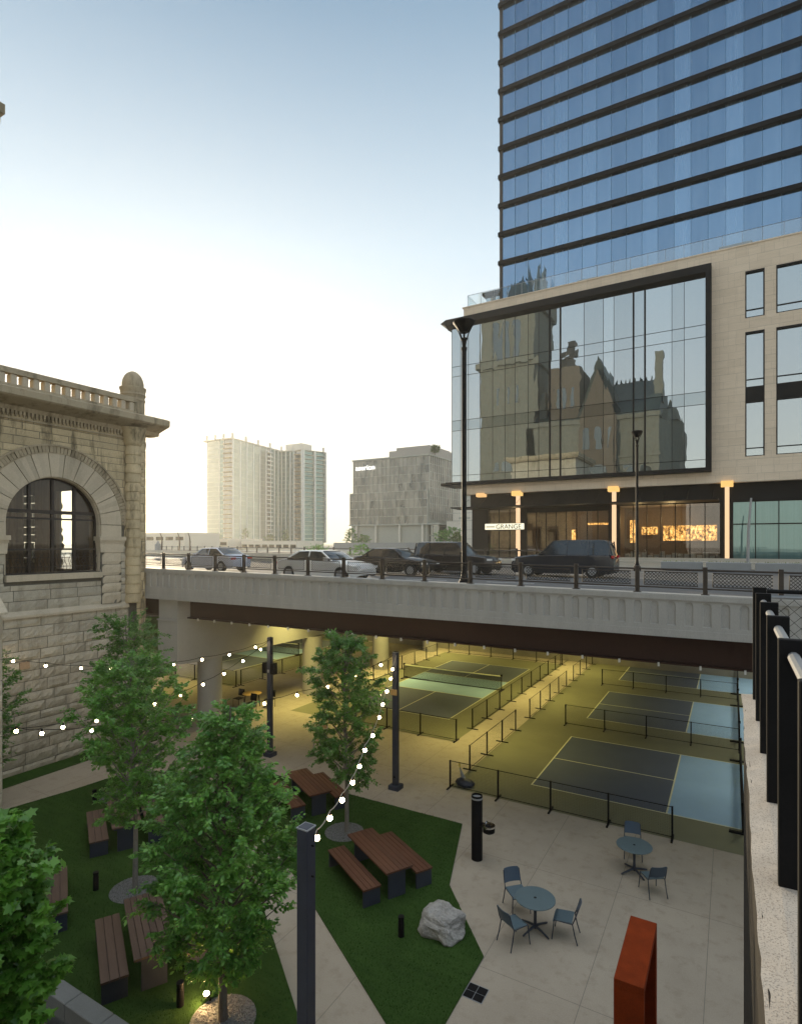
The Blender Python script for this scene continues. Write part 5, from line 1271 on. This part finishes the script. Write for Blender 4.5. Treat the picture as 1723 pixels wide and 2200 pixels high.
# ================================================================ cafe tables and chairs
def cafe_table(x,y,rz,label):
    r=thing('cafe_table',label,'table',(x,y,.002),rz,'round blue-green cafe tables')
    b=MB(); b.lathe([(.42,.715),(.455,.722),(.455,.738),(.448,.745),(.03,.745)],(0,0,0),40); b.build('table_top',M['table_green'],r,local=True)
    MB().cyl((0,0,.7455),(0,0,.749),.032,n=16).build('parasol_hole',M['black'],r,local=True)
    MB().cyl((0,0,.05),(0,0,.715),.034,n=14).build('column',M['navy2'],r,local=True)
    for k in range(4): a=R(45)+k*math.pi/2; MB().tube([(.03*math.cos(a),.03*math.sin(a),.10),(.2*math.cos(a),.2*math.sin(a),.07),(.40*math.cos(a),.40*math.sin(a),.02)],[.03,.025,.02],6).build('foot',M['navy2'],r,local=True)
def cafe_chair(x,y,rz,label):
    # faces +x in local space
    r=thing('cafe_chair',label,'chair',(x,y,.002),rz,'blue metal chairs at the cafe tables')
    b=MB(); n=6; vs=[]
    for i in range(n+1):
        f=i/n; px_=-.20+.42*f; z=.45+.012*math.cos(f*3.1)-(.03*(f>.9)); vs+=[(px_,-.215,z),(px_,.215,z),(px_,-.215,z-.022),(px_,.215,z-.022)]
    fs=[]
    for i in range(n): k=i*4; fs+=[(k,k+4,k+5,k+1),(k+2,k+3,k+7,k+6),(k,k+2,k+6,k+4),(k+1,k+5,k+7,k+3)]
    fs+=[(0,1,3,2),(n*4,n*4+2,n*4+3,n*4+1)]
    b.add(vs,fs); b.build('seat',M['chair_blue2'],r,local=True)
    b=MB(); vs=[];ny,nz=8,6
    for j in range(nz+1):
        for i in range(ny+1):
            fy=i/ny*2-1; fz=j/nz; w=.215*(1-.04*fz-.10*(fz>.95)); vs.append((-.235-.10*fz-.045*(1-fy*fy)*.8-.0,fy*w,.53+.30*fz))
    m=len(vs); vs+=[(p[0]-.014,p[1],p[2]) for p in vs]; fs=[]
    for j in range(nz):
        for i in range(ny): k=j*(ny+1)+i; fs+=[(k,k+1,k+ny+2,k+ny+1),(m+k,m+k+ny+1,m+k+ny+2,m+k+1)]
    for i in range(ny): k=nz*(ny+1)+i; fs.append((k,k+1,m+k+1,m+k)); fs.append((i,m+i,m+i+1,i+1))
    for j in range(nz): k=j*(ny+1); fs.append((k,k+ny+1,m+k+ny+1,m+k)); k+=ny; fs.append((k,m+k,m+k+ny+1,k+ny+1))
    b.add(vs,fs); b.build('backrest',M['chair_blue'],r,local=True,smooth=True)
    for s in (-1,1):
        MB().tube([(.19,s*.21,.43),(.21,s*.225,.2),(.235,s*.235,0)],.0125,8).build('leg',M['navy2'],r,local=True)
        MB().tube([(-.33,s*.205,.80),(-.26,s*.215,.55),(-.21,s*.218,.43),(-.26,s*.225,.2),(-.32,s*.235,0)],.0125,8).build('leg',M['navy2'],r,local=True)
        MB().tube([(.19,s*.21,.43),(-.21,s*.215,.43)],.011,8).build('seat_rail',M['navy2'],r,local=True)
cafe_table(-3.90,12.90,.35,'nearer cafe table with three chairs, in front of the rusted steel frame')
cafe_table(-2.27,16.50,.0,'farther cafe table beside the low court barrier, with two chairs')
cafe_chair(-4.50,13.42,R(-45),'chair at the upper left of the nearer cafe table')
cafe_chair(-4.18,12.30,R(60),'chair at the lower left of the nearer cafe table, back to the viewer')
cafe_chair(-3.28,13.05,R(186),'chair on the right side of the nearer cafe table, seen from the side')
cafe_chair(-2.42,17.32,R(-80),'chair behind the farther cafe table, at the barrier')
cafe_chair(-1.75,15.80,R(125),'chair in front of the farther cafe table, pulled out to the right')
# under-bridge cafe table, stool
r=thing('wooden_cafe_table','small table with a pale wooden top beside the front round bridge column','table',(-22.6,22.9,0))
MB().lathe([(.02,.71),(.5,.71),(.52,.73),(.5,.75),(.02,.75)],(-22.6,22.9,0),20).build('table_top',M['wood_light'],r)
for dx,dy in ((-.3,-.3),(.3,-.3),(-.3,.3),(.3,.3)): MB().cyl((-22.6+dx,22.9+dy,0),(-22.6+dx*.8,22.9+dy*.8,.71),.025,n=6).build('leg',M['black'],r)
for (x,y,l) in ((-23.3,22.6,'black chair left of the pale wooden table under the bridge'),(-22.0,22.2,'black chair in front of the pale wooden table under the bridge'),(-21.7,23.3,'black chair right of the pale wooden table under the bridge')):
    r=thing('patio_chair',l,'chair',(x,y,0),0,'black chairs under the bridge')
    MB().bbox(x-.22,x+.22,y-.22,y+.22,.43,.46,.01).build('seat',M['black'],r); MB().obox((x,y+.22,.72),(.42,.03,.36),0,-.1).build('backrest',M['black'],r)
    for dx in (-.2,.2):
        for dy in (-.2,.2): MB().cyl((x+dx,y+dy,0),(x+dx,y+dy,.44),.014,n=6).build('leg',M['black'],r)
r=thing('bar_stool','tall pale slatted stool on the concrete left of the slim tree','stool',(-15.1,19.3,0))
x,y=-15.1,19.3
MB().bbox(x-.2,x+.2,y-.2,y+.2,.74,.77,.01).build('seat',M['wood_light'],r); 
for dx in (-.19,.19): MB().tube([(x+dx,y+.19,0),(x+dx*.9,y+.2,.75),(x+dx*.9,y+.28,1.15)],.015,6).build('leg',M['grey_metal'],r); MB().tube([(x+dx*1.2,y-.22,0),(x+dx*.9,y-.18,.75)],.015,6).build('leg',M['grey_metal'],r)
MB().box(x-.18,x+.18,y+.26,y+.29,.98,1.14).build('backrest',M['wood_light'],r)
# ================================================================ drinking fountain
r=thing('drinking_fountain','black cylindrical drinking fountain with a steel bowl on a side arm','drinking fountain',(-6.2,15,0))
b=MB(); b.lathe([(.155,0),(.155,1.78),(.15,1.80),(.135,1.80),(.135,1.74),(.02,1.74)],(-6.2,15,0),28); b.build('column',M['black'],r,smooth=True)
b=MB(); b.lathe([(.158,1.70),(.160,1.71),(.160,1.735),(.158,1.745)],(-6.2,15,0),28); b.build('trim_ring',M['grey_metal'],r)
b=MB(); b.cyl((-6.1,15.0,1.02),(-5.86,14.9,1.02),.07,n=12); b.lathe([(.10,.88),(.165,.92),(.17,1.06),(.02,1.06)],(-5.80,14.88,0),24); b.build('basin_body',M['black'],r,smooth=True)
chrome=mat('polished_steel',(.7,.7,.7),.15,.05,4,20,0,metal=1)
b=MB(); b.lathe([(.172,1.05),(.178,1.07),(.172,1.10),(.14,1.10),(.06,1.06),(.01,1.055)],(-5.80,14.88,0),24); b.tube([(-5.90,14.9,1.09),(-5.88,14.9,1.18),(-5.82,14.88,1.19)],.014,8); b.build('steel_bowl',chrome,r,smooth=True)
# boulder
def boulder():
    rng=random.Random(12); import mathutils
    from mathutils import noise as mn
    base=MB(); nU,nV=44,26; vs=[];fs=[]
    for j in range(nV+1):
        ph=math.pi*j/nV
        for i in range(nU):
            th=2*math.pi*i/nU; x,y,z=math.sin(ph)*math.cos(th),math.sin(ph)*math.sin(th),math.cos(ph)
            # superellipsoid for blocky sides and a flattish top
            e=.55; f=lambda v:math.copysign(abs(v)**e,v)
            X,Y,Z=f(math.sin(ph))*f(math.cos(th))*.50,f(math.sin(ph))*f(math.sin(th))*.46,f(math.cos(ph))*.36
            if Z<0: X*=1+.22*(-Z/.36); Y*=1+.18*(-Z/.36)
            p=Vector((X*1.9,Y*1.9,Z*1.9)); d=mn.fractal(p*1.3+Vector((3,1,7)),1.0,2.2,5)*.13+mn.noise(p*6)*.02+abs(mn.noise(p*2.3))*.05
            nrm=Vector((x,y,z)); vs.append((X+nrm.x*d,Y+nrm.y*d,Z+nrm.z*d+.30))
    for j in range(nV):
        for i in range(nU): a=j*nU+i; c=j*nU+(i+1)%nU; fs.append((a,c,c+nU,a+nU))
    base.add(vs,fs)
    m,t=nt('boulder_rock'); p=pbsdf(t,rough=.9,spec=.3); co=coords(t,False); n1=noise(t,co,3,8,.7); n2=noise(t,co,14,6,.7); v=N(t,'ShaderNodeTexVoronoi',feature='DISTANCE_TO_EDGE'); v.inputs['Scale'].default_value=3.5; L(t,co,v.inputs[0])
    c=ramp(t,n1,[(.3,(.20,.195,.18)),(.55,(.42,.41,.39)),(.75,(.52,.51,.49))]); c=mixc(t,.4,c,ramp(t,n2,[(.35,(.13,.125,.115)),(.65,(.50,.49,.47))])); L(t,c,p.inputs['Base Color']); bump(t,p,n2,.9,.05)
    o=base.build('boulder',m,smooth=False); o.location=(-5.72,11.78,.0); o.rotation_euler=(0,0,R(-10)); o.scale=(.88,.86,.74)
    tag(o,'rough pale grey boulder on the lawn next to the concrete edge','boulder')
boulder()
# bollard lights
for (x,y,l) in ((-6.44,11.15,'short black bollard on the lawn left of the boulder'),(-18.8,11.65,'short black bollard near the stone wall, beyond the half-hidden table'),(-14.06,8.75,'short black bollard in the middle of the left lawn'),(-9.13,7.36,'short black bollard in the shade by the biggest trunk')):
    r=thing('bollard_light',l,'bollard',(x,y,.02),0,'short black bollards on the lawns')
    b=MB(); b.lathe([(.07,0),(.07,.34),(.062,.345),(.062,.40),(.07,.405),(.07,.46),(.02,.465)],(0,0,0),16); b.build('post',M['black'],r,local=True,smooth=True)
r=thing('ground_spotlight','small lit spotlight on the lawn at the foot of the biggest tree','spotlight',(-8.71,7.72,.03))
b=MB(); b.cyl((-8.71,7.72,.03),(-8.71,7.72,.14),.02,n=8); b.cyl((-8.71,7.75,.14),(-8.72,7.62,.22),.05,n=14); b.build('housing',M['black'],r)
MB().lathe([(.001,0),(.05,.005),(.045,.03),(.001,.04)],(-8.72,7.63,.225),14).build('lens',emis('spot_lens',(1,.62,.25),60),r)
ld=bpy.data.lights.new('spot_glow','POINT'); ld.energy=3; ld.color=(1,.62,.28); ld.shadow_soft_size=.05; lo=bpy.data.objects.new('spot_glow',ld); link(lo,r); lo.location=(-.01,-.12,.28)
# drain grate
r=thing('drain_grate','square cast iron drain cover of four plates at the lawn edge','drain cover',(-4.37,10.5,.004))
b=MB(); b.box(-4.58,-4.16,10.30,10.71,.001,.008); b.build('frame',M['grey_metal'],r)
for i in range(2):
    for j in range(2): x=-4.565+i*.20; y=10.315+j*.195; MB().bbox(x,x+.19,y,y+.185,.004,.014,.004).build('plate',M['black'],r)
# rusted steel frame
r=thing('rust_steel_portal','tall rust-orange steel portal frame standing open towards the wall','sculpture',(-1.3,9.8,0))
x0,x1,y0,y1,HT=-1.52,-1.10,8.96,10.62,2.4
MB().bbox(x0,x1,y0,y1,HT-.12,HT,.006).build('top_beam',M['rust'],r); MB().bbox(x0,x1,y0,y0+.10,0,HT-.121,.004).build('leg',M['rust'],r); MB().bbox(x0,x1,y1-.16,y1,0,HT-.121,.004).build('leg',M['rust'],r)
MB().bbox(x0,x0+.02,y0+.101,y1-.161,0,HT-.121,.002).build('side_plate',M['rust'],r)
# ball machine behind the barrier
r=thing('equipment_bag','dark bag and paddle with a yellow grip behind the corner of the front barrier','bag',(-8.45,19.3,.006))
b=MB(); 
from mathutils import noise as mn2
b.lathe([(.02,0),(.26,.02),(.30,.12),(.24,.22),(.10,.27),(.01,.28)],(0,0,0),14); b.v=[(p[0]*1.25+.05*mn2.noise(Vector(p)*6),p[1]*.8+.05*mn2.noise(Vector(p)*7),p[2]*(1+.2*mn2.noise(Vector(p)*4))) for p in b.v]; b.build('bag',M['navy2'],r,local=True,smooth=True)
MB().tube([(-.05,.05,.2),(-.17,.05,.45),(-.22,.05,.62)],[.09,.05,.02],8).build('paddle',M['planter'],r,local=True); MB().tube([(-.22,.05,.60),(-.25,.05,.78)],.022,6).build('grip',mat('yellow_grip',(.6,.45,.03),.5,.1,4,10,0),r,local=True)
# ================================================================ air
HAZE=0.0004
if HAZE>0:
    hz=MB(); hz.box(-460,120,-70,460,-1,92)
    m=bpy.data.materials.new('haze_air'); m.use_nodes=True; t=m.node_tree; t.nodes.clear(); o=N(t,'ShaderNodeOutputMaterial'); pv_=N(t,'ShaderNodeVolumePrincipled')
    pv_.inputs['Color'].default_value=(1,.97,.90,1); pv_.inputs['Density'].default_value=HAZE; pv_.inputs['Anisotropy'].default_value=.6; L(t,pv_.outputs[0],o.inputs['Volume'])
    ho=hz.build('haze',m); tag(ho,kind='stuff')
scene.cycles.volume_bounces=0
scene.cycles.max_bounces=8; scene.cycles.transparent_max_bounces=24
scene.cycles.diffuse_bounces=5
